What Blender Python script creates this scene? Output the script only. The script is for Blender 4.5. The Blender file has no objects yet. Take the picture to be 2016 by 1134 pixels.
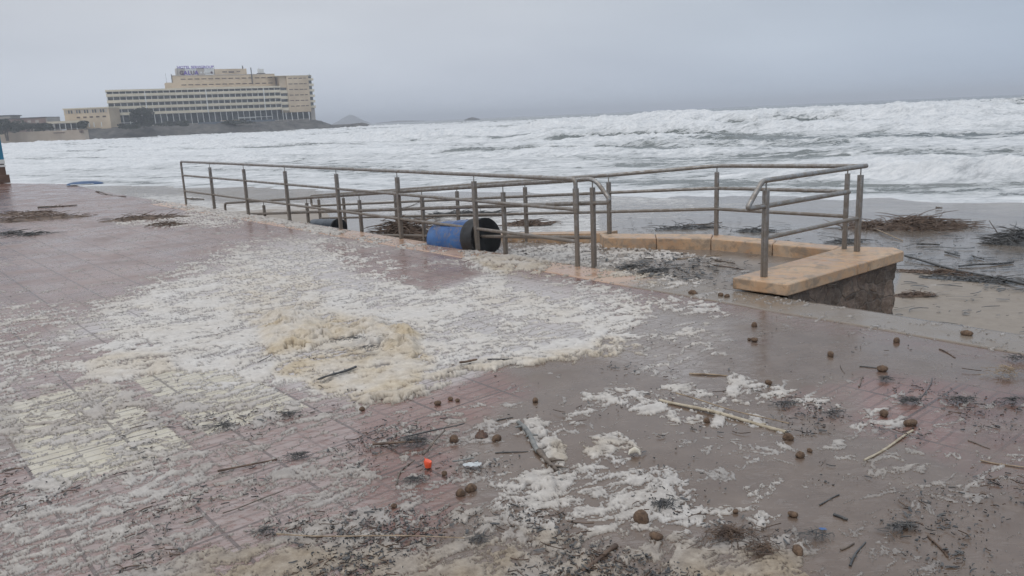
import bpy, math, random
import numpy as np
from mathutils import Vector, Matrix

# ------------------------------------------------------------------ camera, sky, sun, exposure
scene = bpy.context.scene
COL = scene.collection
EYE = 1.65
FPX = 1560.0
ROLL = math.radians(2.53)
PITCH = math.radians(12.2276)
F = np.array([0, math.cos(PITCH), -math.sin(PITCH)])
U0 = np.array([0, math.sin(PITCH), math.cos(PITCH)])
R0 = np.array([1.0, 0, 0])
R = R0 * math.cos(ROLL) - U0 * math.sin(ROLL)
U = U0 * math.cos(ROLL) + R0 * math.sin(ROLL)

cam_d = bpy.data.cameras.new('camera')
cam_d.sensor_width = 36.0
cam_d.lens = 36.0 * FPX / 2016
cam_d.clip_start = 0.05
cam_d.clip_end = 20000
cam = bpy.data.objects.new('camera', cam_d)
COL.objects.link(cam)
cam.matrix_world = Matrix(((R[0], U[0], -F[0], 0), (R[1], U[1], -F[1], 0), (R[2], U[2], -F[2], EYE), (0, 0, 0, 1)))
scene.camera = cam

SUN_EL, SUN_AZ = math.radians(58), math.radians(200)   # azimuth clockwise from +Y
w = bpy.data.worlds.new('World'); scene.world = w; w.use_nodes = True
nt = w.node_tree; nt.nodes.clear()
def N(nt, t, **k):
    n = nt.nodes.new(t)
    for a, b in k.items():
        setattr(n, a, b)
    return n
def ramp(nt, stops, fac=None, interp='LINEAR'):
    r = nt.nodes.new('ShaderNodeValToRGB'); r.color_ramp.interpolation = interp
    el = r.color_ramp.elements
    while len(el) < len(stops): el.new(0.5)
    for e, (p, c) in zip(el, stops):
        e.position = p; e.color = (c[0], c[1], c[2], 1) if hasattr(c, '__len__') else (c, c, c, 1)
    if fac is not None: nt.links.new(fac, r.inputs[0])
    return r
sky = N(nt, 'ShaderNodeTexSky', sky_type='NISHITA', sun_disc=False)
sky.sun_elevation = SUN_EL; sky.sun_rotation = SUN_AZ; sky.air_density = 1.0; sky.dust_density = 4.0
bg_sky = N(nt, 'ShaderNodeBackground'); bg_sky.inputs[1].default_value = 0.05
nt.links.new(sky.outputs[0], bg_sky.inputs[0])
tc = N(nt, 'ShaderNodeTexCoord')
sep = N(nt, 'ShaderNodeSeparateXYZ'); nt.links.new(tc.outputs['Generated'], sep.inputs[0])
# cloud deck luminance rises towards the zenith
el_r = ramp(nt, [(0.0, (0.56, 0.61, 0.71)), (0.05, (0.56, 0.60, 0.69)), (0.14, (0.54, 0.565, 0.63)), (0.45, (0.80, 0.84, 0.92)), (1.0, (1.20, 1.22, 1.28))], sep.outputs['Z'])
# a bluer, darker bank out over the sea (to the right), paler over the land
az_r = ramp(nt, [(0.25, (1.12, 1.13, 1.10)), (0.5, (1.08, 1.10, 1.08)), (0.62, (0.96, 1.01, 1.02)), (0.78, (0.82, 0.90, 0.95))])
azm = N(nt, 'ShaderNodeMath', operation='MULTIPLY_ADD'); azm.inputs[1].default_value = 0.5; azm.inputs[2].default_value = 0.5
nt.links.new(sep.outputs['X'], azm.inputs[0]); nt.links.new(azm.outputs[0], az_r.inputs[0])
mp = N(nt, 'ShaderNodeMapping'); mp.inputs['Scale'].default_value = (1.0, 1.0, 4.0); nt.links.new(tc.outputs['Generated'], mp.inputs[0])
cn = N(nt, 'ShaderNodeTexNoise'); cn.inputs['Scale'].default_value = 2.2; cn.inputs['Detail'].default_value = 4; cn.inputs['Roughness'].default_value = 0.45
nt.links.new(mp.outputs[0], cn.inputs[0])
cr = ramp(nt, [(0.32, (0.90, 0.90, 0.915)), (0.68, (1.10, 1.09, 1.08))], cn.outputs[0])
m1 = N(nt, 'ShaderNodeMix', data_type='RGBA', blend_type='MULTIPLY'); m1.inputs[0].default_value = 1
nt.links.new(el_r.outputs[0], m1.inputs[6]); nt.links.new(az_r.outputs[0], m1.inputs[7])
m2 = N(nt, 'ShaderNodeMix', data_type='RGBA', blend_type='MULTIPLY'); m2.inputs[0].default_value = 1
nt.links.new(m1.outputs[2], m2.inputs[6]); nt.links.new(cr.outputs[0], m2.inputs[7])
bg_c = N(nt, 'ShaderNodeBackground'); bg_c.inputs[1].default_value = 1.05
nt.links.new(m2.outputs[2], bg_c.inputs[0])
mx = N(nt, 'ShaderNodeAddShader'); nt.links.new(bg_sky.outputs[0], mx.inputs[0]); nt.links.new(bg_c.outputs[0], mx.inputs[1])
mxs = N(nt, 'ShaderNodeMixShader'); mxs.inputs[0].default_value = 0.9
nt.links.new(bg_sky.outputs[0], mxs.inputs[1]); nt.links.new(bg_c.outputs[0], mxs.inputs[2])
wo = N(nt, 'ShaderNodeOutputWorld'); nt.links.new(mxs.outputs[0], wo.inputs[0])

sd = bpy.data.lights.new('sun', 'SUN'); sd.energy = 0.7; sd.angle = math.radians(25); sd.color = (1.0, 0.96, 0.90)
sun = bpy.data.objects.new('sun', sd); COL.objects.link(sun)
sdir = Vector((math.sin(SUN_AZ) * math.cos(SUN_EL), math.cos(SUN_AZ) * math.cos(SUN_EL), math.sin(SUN_EL)))
sun.rotation_euler = sdir.to_track_quat('Z', 'Y').to_euler()
scene.view_settings.view_transform = 'Standard'; scene.view_settings.look = 'None'
scene.view_settings.exposure = 0.0; scene.view_settings.gamma = 1.0

# ------------------------------------------------------------------ where things are
def ray(x, y): return F * FPX + R * (x - 1008) - U * (y - 567)
def G(x, y, z=0.0):                      # where the sight line meets the level z
    d = ray(x, y); t = (z - EYE) / d[2]; return np.array([d[0] * t, d[1] * t, z])
def V(x, y, p, dr):                      # where it meets the upright plane through p along dr
    d = ray(x, y); n = (dr[1], -dr[0]); t = (n[0] * p[0] + n[1] * p[1]) / (n[0] * d[0] + n[1] * d[1])
    return np.array([d[0] * t, d[1] * t, EYE + d[2] * t])
def at(x, y, Y):
    r = ray(x, y); return np.array([0, 0, EYE]) + r * Y / r[1]
B0 = G(1136, 525)                         # foot of the last post of the promenade railing
D2 = np.array([-0.6467, 0.7627]); N2 = np.array([-0.7627, -0.6467])   # along the edge / inland
def P(s, off, z=0.0):
    q = B0[:2] + s * D2 + off * N2; return np.array([q[0], q[1], z])
def so(x, y):                             # world -> (s, off)
    return (x - B0[0]) * D2[0] + (y - B0[1]) * D2[1], (x - B0[0]) * N2[0] + (y - B0[1]) * N2[1]
def ramp_z(s): return -0.0755 * (s + 0.16)
SEA_Z = -1.12
def beach_z(x, y):
    u = 0.56 * x + 0.83 * y
    return -0.62 - 0.0285 * (u - 7.4)

# ------------------------------------------------------------------ numeric noise
def gnoise(x, y, seed=0):
    rs = np.random.RandomState(seed)
    perm = rs.permutation(256); ang = rs.rand(256) * 2 * np.pi
    gx, gy = np.cos(ang), np.sin(ang)
    xi = np.floor(x).astype(np.int64); yi = np.floor(y).astype(np.int64)
    fx = x - xi; fy = y - yi
    u = fx * fx * fx * (fx * (fx * 6 - 15) + 10); v = fy * fy * fy * (fy * (fy * 6 - 15) + 10)
    def g(i, j, dx, dy):
        h = perm[(perm[(xi + i) & 255] + yi + j) & 255]
        return gx[h] * dx + gy[h] * dy
    a = g(0, 0, fx, fy); b = g(1, 0, fx - 1, fy); c = g(0, 1, fx, fy - 1); d = g(1, 1, fx - 1, fy - 1)
    return ((a + (b - a) * u) + ((c + (d - c) * u) - (a + (b - a) * u)) * v) * 1.5
def fbm(x, y, oct=4, seed=0, rough=0.5, lac=2.03):
    s = 0; a = 1; t = 0
    for i in range(oct):
        s = s + a * gnoise(x, y, seed + i * 7); t += a; a *= rough; x = x * lac + 13.7; y = y * lac + 5.1
    return s / t
def billow(x, y, oct=3, seed=0, rough=0.5):
    s = 0; a = 1; t = 0
    for i in range(oct):
        s = s + a * np.abs(gnoise(x, y, seed + i * 7)); t += a; a *= rough; x = x * 2.1 + 3.3; y = y * 2.1 + 8.1
    return s / t
def worley(x, y, seed=0):
    rs = np.random.RandomState(seed); jx = rs.rand(4096); jy = rs.rand(4096)
    xi = np.floor(x).astype(np.int64); yi = np.floor(y).astype(np.int64); d = np.full(x.shape, 9.0)
    for i in (-1, 0, 1):
        for j in (-1, 0, 1):
            h = ((xi + i) * 73856093 ^ (yi + j) * 19349663) & 4095
            d = np.minimum(d, np.hypot(xi + i + jx[h] - x, yi + j + jy[h] - y))
    return d
def sstep(a, b, x):
    t = np.clip((x - a) / (b - a), 0, 1); return t * t * (3 - 2 * t)
def rank01(a):
    o = np.argsort(a, axis=None); r = np.empty(a.size); r[o] = np.linspace(0, 1, a.size); return r.reshape(a.shape)

class Layout:
    """A coarse plan of how much of something lies where, drawn as outlines on the ground."""
    def __init__(self, x0, x1, y0, y1, step, base):
        self.x0, self.y0, self.st = x0, y0, step
        xs = np.arange(x0, x1 + step, step); ys = np.arange(y0, y1 + step, step)
        self.X, self.Y = np.meshgrid(xs, ys); self.M = np.full(self.X.shape, float(base))
    def dist(self, poly):
        X, Y = self.X, self.Y * 1.6
        pts = [(a, b * 1.6) for a, b in poly]
        d = np.full(X.shape, 1e9); ins = np.zeros(X.shape, bool)
        for i in range(len(pts)):
            ax, ay = pts[i - 1]; bx, by = pts[i]
            ex, ey = bx - ax, by - ay; L = ex * ex + ey * ey + 1e-9
            t = np.clip(((X - ax) * ex + (Y - ay) * ey) / L, 0, 1)
            d = np.minimum(d, np.hypot(X - ax - t * ex, Y - ay - t * ey))
            if ay != by:
                c = ((ay > Y) != (by > Y)) & (X < (bx - ax) * (Y - ay) / (by - ay) + ax)
                ins ^= c
        return np.where(ins, d, -d)
    def put(self, poly, val, soft=20):
        m = sstep(-soft * 0.5, soft * 0.5, self.dist(poly)); self.M = self.M * (1 - m) + val * m; return self
    def line(self, pts, val, wid, soft=8):
        X, Y = self.X, self.Y * 1.6; d = np.full(X.shape, 1e9)
        for (ax, ay), (bx, by) in zip(pts[:-1], pts[1:]):
            ay *= 1.6; by *= 1.6; ex, ey = bx - ax, by - ay; L = ex * ex + ey * ey
            t = np.clip(((X - ax) * ex + (Y - ay) * ey) / L, 0, 1)
            d = np.minimum(d, np.hypot(X - ax - t * ex, Y - ay - t * ey))
        m = 1 - sstep(wid, wid + soft, d); self.M = self.M * (1 - m) + val * m; return self
    def __call__(self, x, y):
        fx = np.clip((x - self.x0) / self.st, 0, self.M.shape[1] - 1.001); fy = np.clip((y - self.y0) / self.st, 0, self.M.shape[0] - 1.001)
        i = fx.astype(int); j = fy.astype(int); a = fx - i; b = fy - j; M = self.M
        return (M[j, i] * (1 - a) + M[j, i + 1] * a) * (1 - b) + (M[j + 1, i] * (1 - a) + M[j + 1, i + 1] * a) * b

# ------------------------------------------------------------------ mesh helpers
def tag(o, label=None, cat=None, group=None, kind=None):
    if label: o['label'] = label
    if cat: o['category'] = cat
    if group: o['group'] = group
    if kind: o['kind'] = kind
    return o
def empty(name, loc=(0, 0, 0)):
    o = bpy.data.objects.new(name, None); COL.objects.link(o); o.location = [float(v) for v in loc]; o.empty_display_size = 0.1
    return o
def grid_mesh(name, X, Y, Z, mat, keep=None, attrs=None, parent=None):
    """one sheet from 2-D arrays; keep masks vertices, attrs are point floats"""
    h, wd = X.shape
    idx = np.arange(h * wd).reshape(h, wd)
    q = np.stack([idx[:-1, :-1], idx[:-1, 1:], idx[1:, 1:], idx[1:, :-1]], -1).reshape(-1, 4)
    if keep is not None:
        k = keep.reshape(-1); q = q[k[q].any(1)]
        used = np.zeros(h * wd, bool); used[q.reshape(-1)] = True
        remap = np.cumsum(used) - 1; q = remap[q]
    else: used = np.ones(h * wd, bool)
    co = np.stack([X, Y, Z], -1).reshape(-1, 3)[used].astype(np.float32)
    me = bpy.data.meshes.new(name)
    me.vertices.add(len(co)); me.vertices.foreach_set('co', co.reshape(-1))
    me.loops.add(q.size); me.loops.foreach_set('vertex_index', q.reshape(-1).astype(np.int32))
    me.polygons.add(len(q)); me.polygons.foreach_set('loop_start', (np.arange(len(q)) * 4).astype(np.int32))
    me.polygons.foreach_set('loop_total', np.full(len(q), 4, np.int32))
    me.polygons.foreach_set('use_smooth', np.ones(len(q), bool))
    for an, av in (attrs or {}).items():
        a = me.attributes.new(an, 'FLOAT', 'POINT'); a.data.foreach_set('value', av.reshape(-1)[used].astype(np.float32))
    me.update(calc_edges=True); me.materials.append(mat)
    o = bpy.data.objects.new(name, me); COL.objects.link(o)
    if parent: o.parent = parent
    return o

class MB:
    def __init__(self): self.v = []; self.f = []
    def add(self, vs, fs):
        b = len(self.v); self.v += [tuple(float(c) for c in p) for p in vs]; self.f += [tuple(i + b for i in f) for f in fs]; return self
    def box(self, c, s, ax=None):
        """centre, full size, optional 3 axes"""
        c = np.array(c, float); A = np.eye(3) if ax is None else np.array(ax, float)
        vs = [c + A[0] * sx * s[0] / 2 + A[1] * sy * s[1] / 2 + A[2] * sz * s[2] / 2 for sx in (-1, 1) for sy in (-1, 1) for sz in (-1, 1)]
        return self.add(vs, [(0, 1, 3, 2), (4, 6, 7, 5), (0, 4, 5, 1), (2, 3, 7, 6), (0, 2, 6, 4), (1, 5, 7, 3)])
    def prism(self, poly, z0, z1):
        n = len(poly); vs = [(p[0], p[1], z0) for p in poly] + [(p[0], p[1], z1) for p in poly]
        return self.add(vs, [tuple(range(n - 1, -1, -1)), tuple(range(n, 2 * n))] + [(i, (i + 1) % n, n + (i + 1) % n, n + i) for i in range(n)])
    def tube(self, pts, r, seg=10, cap=True, squash=None):
        pts = [np.array(p, float) for p in pts]; n = len(pts)
        rr = r if hasattr(r, '__len__') else [r] * n
        t0 = pts[1] - pts[0]; t0 = t0 / np.linalg.norm(t0)
        up = np.array([0, 0, 1.0]) if abs(t0[2]) < 0.9 else np.array([1.0, 0, 0])
        side = np.cross(t0, up); side /= np.linalg.norm(side); b = len(self.v); vs = []
        for i in range(n):
            t = (pts[min(i + 1, n - 1)] - pts[max(i - 1, 0)]); t = t / (np.linalg.norm(t) + 1e-12)
            side = side - t * (side @ t); side /= np.linalg.norm(side); u2 = np.cross(side, t)
            for k in range(seg):
                a = 2 * math.pi * k / seg; vs.append(pts[i] + (side * math.cos(a) + u2 * math.sin(a) * (squash or 1)) * rr[i])
        fs = [(i * seg + k, i * seg + (k + 1) % seg, (i + 1) * seg + (k + 1) % seg, (i + 1) * seg + k) for i in range(n - 1) for k in range(seg)]
        if cap: fs += [tuple(range(seg - 1, -1, -1)), tuple((n - 1) * seg + k for k in range(seg))]
        return self.add(vs, fs)
    def build(self, name, mat, parent=None, smooth=True, bevel=0, ang=35):
        me = bpy.data.meshes.new(name); me.from_pydata(self.v, [], self.f); me.update(); me.materials.append(mat)
        if smooth:
            me.polygons.foreach_set('use_smooth', [True] * len(me.polygons))
            me.set_sharp_from_angle(angle=math.radians(ang))
        o = bpy.data.objects.new(name, me); COL.objects.link(o)
        if parent is not None:
            o.parent = parent; o.matrix_parent_inverse = Matrix.Translation(-parent.location)
        if bevel:
            m = o.modifiers.new('bevel', 'BEVEL'); m.width = bevel; m.segments = 2; m.limit_method = 'ANGLE'; m.angle_limit = math.radians(40)
        return o
def bend(pts, r, n=6):
    """round the inner corners of a polyline"""
    pts = [np.array(p, float) for p in pts]; out = [pts[0]]
    for i in range(1, len(pts) - 1):
        a, b, c = pts[i - 1], pts[i], pts[i + 1]
        ra = min(r, np.linalg.norm(a - b) * 0.49, np.linalg.norm(c - b) * 0.49)
        p = b + (a - b) / np.linalg.norm(a - b) * ra; q = b + (c - b) / np.linalg.norm(c - b) * ra
        for k in range(n + 1):
            t = k / n; out.append(p * (1 - t) ** 2 + b * 2 * t * (1 - t) + q * t * t)
    out.append(pts[-1]); return out

# ------------------------------------------------------------------ materials
def newmat(name):
    m = bpy.data.materials.new(name); m.use_nodes = True; t = m.node_tree; t.nodes.clear()
    o = N(t, 'ShaderNodeOutputMaterial'); b = N(t, 'ShaderNodeBsdfPrincipled'); t.links.new(b.outputs[0], o.inputs[0])
    return m, t, b
def noise(t, scale, detail=4, rough=0.55, vec=None, dist=0):
    n = N(t, 'ShaderNodeTexNoise'); n.inputs['Scale'].default_value = scale; n.inputs['Detail'].default_value = detail
    n.inputs['Roughness'].default_value = rough; n.inputs['Distortion'].default_value = dist
    if vec is not None: t.links.new(vec, n.inputs['Vector'])
    return n
def pos(t, scale=(1, 1, 1), rot=(0, 0, 0)):
    g = N(t, 'ShaderNodeNewGeometry'); m = N(t, 'ShaderNodeMapping'); m.inputs['Scale'].default_value = scale; m.inputs['Rotation'].default_value = rot
    t.links.new(g.outputs['Position'], m.inputs[0]); return m.outputs[0]
def mixc(t, fac, a, b, mode='MIX'):
    m = N(t, 'ShaderNodeMix', data_type='RGBA', blend_type=mode)
    for s, v in ((0, fac), (6, a), (7, b)):
        if isinstance(v, (int, float)): m.inputs[s].default_value = v
        elif isinstance(v, tuple): m.inputs[s].default_value = (v[0], v[1], v[2], 1)
        else: t.links.new(v, m.inputs[s])
    return m.outputs[2]
def mth(t, op, a, b=None, c=None, clamp=False):
    m = N(t, 'ShaderNodeMath', operation=op); m.use_clamp = clamp
    for i, v in enumerate((a, b, c)):
        if v is None: continue
        if isinstance(v, (int, float)): m.inputs[i].default_value = v
        else: t.links.new(v, m.inputs[i])
    return m.outputs[0]
def attr(t, name):
    a = N(t, 'ShaderNodeAttribute'); a.attribute_name = name; return a.outputs['Fac']
def bump(t, bsdf, h, strength=0.5, dist=0.01, prev=None):
    b = N(t, 'ShaderNodeBump'); b.inputs['Strength'].default_value = strength; b.inputs['Distance'].default_value = dist
    t.links.new(h, b.inputs['Height'])
    if prev is not None: t.links.new(prev, b.inputs['Normal'])
    t.links.new(b.outputs[0], bsdf.inputs['Normal']); return b.outputs[0]
def simple(name, c1, c2, scale=8, rough=0.7, metal=0, bmp=0.2, bd=0.01, r2=None, detail=5, spec=0.5, lo=0.35, hi=0.65, vscale=(1, 1, 1)):
    m, t, b = newmat(name); p = pos(t, vscale); n = noise(t, scale, detail, 0.6, p)
    r = ramp(t, [(lo, c1), (hi, c2)], n.outputs[0]); t.links.new(r.outputs[0], b.inputs['Base Color'])
    b.inputs['Metallic'].default_value = metal; b.inputs['Specular IOR Level'].default_value = spec
    if r2 is None: b.inputs['Roughness'].default_value = rough
    else:
        n2 = noise(t, scale * 0.7, 3, 0.5, p); rr = ramp(t, [(0.35, rough), (0.65, r2)], n2.outputs[0]); t.links.new(rr.outputs[0], b.inputs['Roughness'])
    if bmp: bump(t, b, noise(t, scale * 3, 5, 0.6, p).outputs[0], bmp, bd)
    return m

EDGE_ROT = -math.atan2(D2[1], D2[0])      # turns world axes to (s, off)

def pavement_mat():
    m, t, b = newmat('paving'); g = N(t, 'ShaderNodeNewGeometry')
    sub = N(t, 'ShaderNodeVectorMath', operation='SUBTRACT'); t.links.new(g.outputs['Position'], sub.inputs[0]); sub.inputs[1].default_value = (B0[0], B0[1], 0)
    rot = N(t, 'ShaderNodeVectorRotate', rotation_type='Z_AXIS'); rot.inputs['Angle'].default_value = EDGE_ROT; t.links.new(sub.outputs[0], rot.inputs['Vector'])
    # x = s, y = -... inland; one 0.48 m slab carries rows of stamped setts
    off = N(t, 'ShaderNodeVectorMath', operation='ADD'); t.links.new(rot.outputs[0], off.inputs[0]); off.inputs[1].default_value = (0.08, -0.29, 0)
    def brick(wd, ht, mort, offs=0.0, smooth=0.2):
        k = N(t, 'ShaderNodeTexBrick'); k.offset = offs; k.squash = 1
        k.inputs['Scale'].default_value = 1; k.inputs['Brick Width'].default_value = wd; k.inputs['Row Height'].default_value = ht
        k.inputs['Mortar Size'].default_value = mort; k.inputs['Mortar Smooth'].default_value = smooth; k.inputs['Bias'].default_value = 0
        k.inputs['Color1'].default_value = (0.3, 0.3, 0.3, 1); k.inputs['Color2'].default_value = (0.9, 0.9, 0.9, 1); k.inputs['Mortar'].default_value = (0.5, 0.5, 0.5, 1)
        t.links.new(off.outputs[0], k.inputs[0]); return k
    b1 = brick(0.48, 0.48, 0.009); b2 = brick(0.08, 0.24, 0.009, 0.5)
    p = g.outputs['Position']
    big = noise(t, 0.9, 5, 0.6, p); mid = noise(t, 6, 6, 0.65, p); fine = noise(t, 70, 4, 0.7, p)
    pink = ramp(t, [(0.30, (0.122, 0.056, 0.043)), (0.50, (0.165, 0.085, 0.068)), (0.72, (0.198, 0.118, 0.096))], big.outputs[0]).outputs[0]
    var = ramp(t, [(0.2, 0.90), (0.9, 1.08)], b1.outputs['Color']).outputs[0]
    pink = mixc(t, 1.0, pink, var, 'MULTIPLY')
    beige = ramp(t, [(0.3, (0.38, 0.33, 0.23)), (0.7, (0.50, 0.45, 0.34))], mid.outputs[0]).outputs[0]
    a_b = attr(t, 'beige'); jag = mth(t, 'MULTIPLY_ADD', mid.outputs[0], 0.5, -0.25)
    col = mixc(t, mth(t, 'MULTIPLY', mth(t, 'ADD', a_b, jag), 1.0, clamp=True), pink, beige)
    joint = mth(t, 'MULTIPLY_ADD', b2.outputs['Fac'], 0.55, b1.outputs['Fac'], clamp=True)
    # dirt sits in the joints
    sandy = ramp(t, [(0.30, (0.094, 0.068, 0.050)), (0.70, (0.140, 0.104, 0.079))], mid.outputs[0]).outputs[0]
    a_s = attr(t, 'sand'); sn = mth(t, 'MULTIPLY_ADD', big.outputs[0], 1.0, -0.5); sn2 = mth(t, 'MULTIPLY_ADD', mid.outputs[0], 0.7, -0.35)
    sm = ramp(t, [(0.25, 0.0), (0.75, 1.0)], mth(t, 'ADD', mth(t, 'ADD', a_s, sn), sn2)).outputs[0]
    jm = mth(t, 'MULTIPLY', joint, mth(t, 'SUBTRACT', 1.0, mth(t, 'MULTIPLY', sm, 0.93)), clamp=True)
    col = mixc(t, mth(t, 'MULTIPLY', jm, 0.75), col, (0.045, 0.030, 0.026))
    col = mixc(t, mth(t, 'MULTIPLY', sm, 0.90), col, sandy)
    # thin film of spent foam
    fl = attr(t, 'film'); ps = pos(t, (1.0, 2.4, 1), (0, 0, math.radians(-40)))
    fn = noise(t, 8, 10, 0.80, ps, 1.2); fm = ramp(t, [(0.42, 0), (0.60, 1)], mth(t, 'MULTIPLY_ADD', fl, 0.40, mth(t, 'SUBTRACT', fn.outputs[0], 0.16))).outputs[0]
    col = mixc(t, mth(t, 'MULTIPLY', mth(t, 'MULTIPLY', fm, mth(t, 'SUBTRACT', 1.0, mth(t, 'MULTIPLY', joint, 0.6))), mth(t, 'MULTIPLY', fl, 0.88, clamp=True)), col, (0.43, 0.40, 0.39))
    # grit and crumbs of weed
    gr = N(t, 'ShaderNodeTexVoronoi'); gr.inputs['Scale'].default_value = 60; t.links.new(p, gr.inputs[0])
    grm = mth(t, 'LESS_THAN', gr.outputs['Distance'], 0.13); gsel = mth(t, 'GREATER_THAN', noise(t, 9, 4, 0.6, p).outputs[0], 0.50)
    col = mixc(t, mth(t, 'MULTIPLY', mth(t, 'MULTIPLY', grm, gsel), 0.8), col, (0.05, 0.042, 0.036))
    t.links.new(col, b.inputs['Base Color'])
    wr = noise(t, 1.6, 4, 0.6, p)
    rr = ramp(t, [(0.36, 0.07), (0.56, 0.22), (0.75, 0.40)], wr.outputs[0]).outputs[0]
    rr = mth(t, 'MULTIPLY_ADD', fm, 0.18, mth(t, 'MULTIPLY_ADD', fine.outputs[0], 0.06, rr)); t.links.new(rr, b.inputs['Roughness'])
    b.inputs['Specular IOR Level'].default_value = 0.5
    hgt = mth(t, 'ADD', mth(t, 'MULTIPLY', jm, -1.0), mth(t, 'MULTIPLY', fine.outputs[0], 0.25))
    hgt = mth(t, 'ADD', hgt, mth(t, 'MULTIPLY', fm, 0.15))
    bump(t, b, hgt, 0.45, 0.003)
    return m

def foam_mat():
    m, t, b = newmat('foam'); p = pos(t); a = attr(t, 'tint'); th = attr(t, 'thick')
    n1 = noise(t, 18, 6, 0.7, p); n2 = noise(t, 110, 4, 0.7, p); n3 = noise(t, 2.2, 4, 0.6, p)
    white = ramp(t, [(0.3, (0.41, 0.385, 0.365)), (0.7, (0.56, 0.535, 0.51))], n1.outputs[0]).outputs[0]
    yel = ramp(t, [(0.28, (0.26, 0.20, 0.13)), (0.5, (0.41, 0.335, 0.235)), (0.72, (0.52, 0.445, 0.335))], n1.outputs[0]).outputs[0]
    k = mth(t, 'ADD', a, mth(t, 'MULTIPLY_ADD', n3.outputs[0], 0.7, -0.35), clamp=True)
    col = mixc(t, k, white, yel)
    col = mixc(t, attr(t, 'wet'), col, mixc(t, 1.0, col, (0.60, 0.565, 0.545), 'MULTIPLY'))
    wetness = ramp(t, [(0.25, (0.66, 0.65, 0.66)), (0.85, (1.08, 1.07, 1.06))], mth(t, 'ADD', mth(t, 'MULTIPLY', th, 0.6), mth(t, 'MULTIPLY', noise(t, 32, 5, 0.7, p).outputs[0], 0.6))).outputs[0]
    col = mixc(t, 1.0, col, wetness, 'MULTIPLY')
    # specks of weed and sand caught in it
    sp = ramp(t, [(0.66, 0), (0.72, 1)], noise(t, 55, 3, 0.8, p).outputs[0]).outputs[0]
    col = mixc(t, mth(t, 'MULTIPLY', sp, 0.5), col, (0.13, 0.11, 0.10))
    t.links.new(col, b.inputs['Base Color']); b.inputs['Roughness'].default_value = 0.55; b.inputs['Specular IOR Level'].default_value = 0.35
    h = mth(t, 'ADD', mth(t, 'MULTIPLY', n1.outputs[0], 1.2), mth(t, 'MULTIPLY', n2.outputs[0], 0.45)); bump(t, b, h, 0.6, 0.006)
    # edges thin out to a see-through skin
    tr = N(t, 'ShaderNodeBsdfTransparent'); ms = N(t, 'ShaderNodeMixShader')
    e = ramp(t, [(0.0, 0.0), (0.35, 0.70), (0.9, 0.97)], mth(t, 'ADD', mth(t, 'ADD', th, mth(t, 'MULTIPLY_ADD', n1.outputs[0], 0.9, -0.45)), mth(t, 'MULTIPLY_ADD', n2.outputs[0], 0.7, -0.35))).outputs[0]
    t.links.new(e, ms.inputs[0]); t.links.new(tr.outputs[0], ms.inputs[1]); t.links.new(b.outputs[0], ms.inputs[2])
    out = [n for n in t.nodes if n.type == 'OUTPUT_MATERIAL'][0]; t.links.new(ms.outputs[0], out.inputs[0])
    return m

def beach_mat():
    m, t, b = newmat('wet_sand'); p = pos(t); f = attr(t, 'foam'); dry = attr(t, 'dry')
    n1 = noise(t, 0.7, 5, 0.6, pos(t, (1, 2.5, 1), (0, 0, math.radians(34)))); n2 = noise(t, 9, 5, 0.6, p); n3 = noise(t, 120, 3, 0.7, p)
    wet = ramp(t, [(0.3, (0.125, 0.103, 0.084)), (0.7, (0.180, 0.150, 0.124))], n1.outputs[0]).outputs[0]
    dr = ramp(t, [(0.3, (0.195, 0.155, 0.118)), (0.7, (0.245, 0.20, 0.156))], n2.outputs[0]).outputs[0]
    dm = ramp(t, [(0.35, 0), (0.65, 1)], mth(t, 'ADD', dry, mth(t, 'MULTIPLY_ADD', n1.outputs[0], 0.5, -0.25))).outputs[0]
    col = mixc(t, dm, wet, dr)
    fn = noise(t, 2.6, 8, 0.72, pos(t, (1, 2.6, 1), (0, 0, math.radians(34))), 0.8)
    fm = ramp(t, [(0.47, 0), (0.56, 1)], mth(t, 'ADD', mth(t, 'MULTIPLY', f, 0.46), mth(t, 'MULTIPLY_ADD', fn.outputs[0], 1.0, -0.20))).outputs[0]
    col = mixc(t, mth(t, 'MULTIPLY', fm, 0.9), col, (0.52, 0.51, 0.50))
    sp = N(t, 'ShaderNodeTexVoronoi'); sp.inputs['Scale'].default_value = 9; t.links.new(pos(t, (1, 1.8, 1), (0, 0, 0.6)), sp.inputs[0])
    spm = mth(t, 'MULTIPLY', mth(t, 'LESS_THAN', sp.outputs['Distance'], 0.09), mth(t, 'GREATER_THAN', n1.outputs[0], 0.47))
    col = mixc(t, mth(t, 'MULTIPLY', spm, 0.8), col, (0.05, 0.042, 0.038))
    t.links.new(col, b.inputs['Base Color'])
    r = mth(t, 'ADD', mth(t, 'MULTIPLY_ADD', dm, 0.32, 0.10), mth(t, 'MULTIPLY', fm, 0.40)); r = mth(t, 'MULTIPLY_ADD', n1.outputs[0], 0.12, r); t.links.new(r, b.inputs['Roughness'])
    h = mth(t, 'ADD', mth(t, 'MULTIPLY', n2.outputs[0], 0.5), mth(t, 'MULTIPLY', n3.outputs[0], 0.05)); h = mth(t, 'ADD', h, mth(t, 'MULTIPLY', fm, 0.5))
    bump(t, b, h, 0.25, 0.03)
    return m

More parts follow.
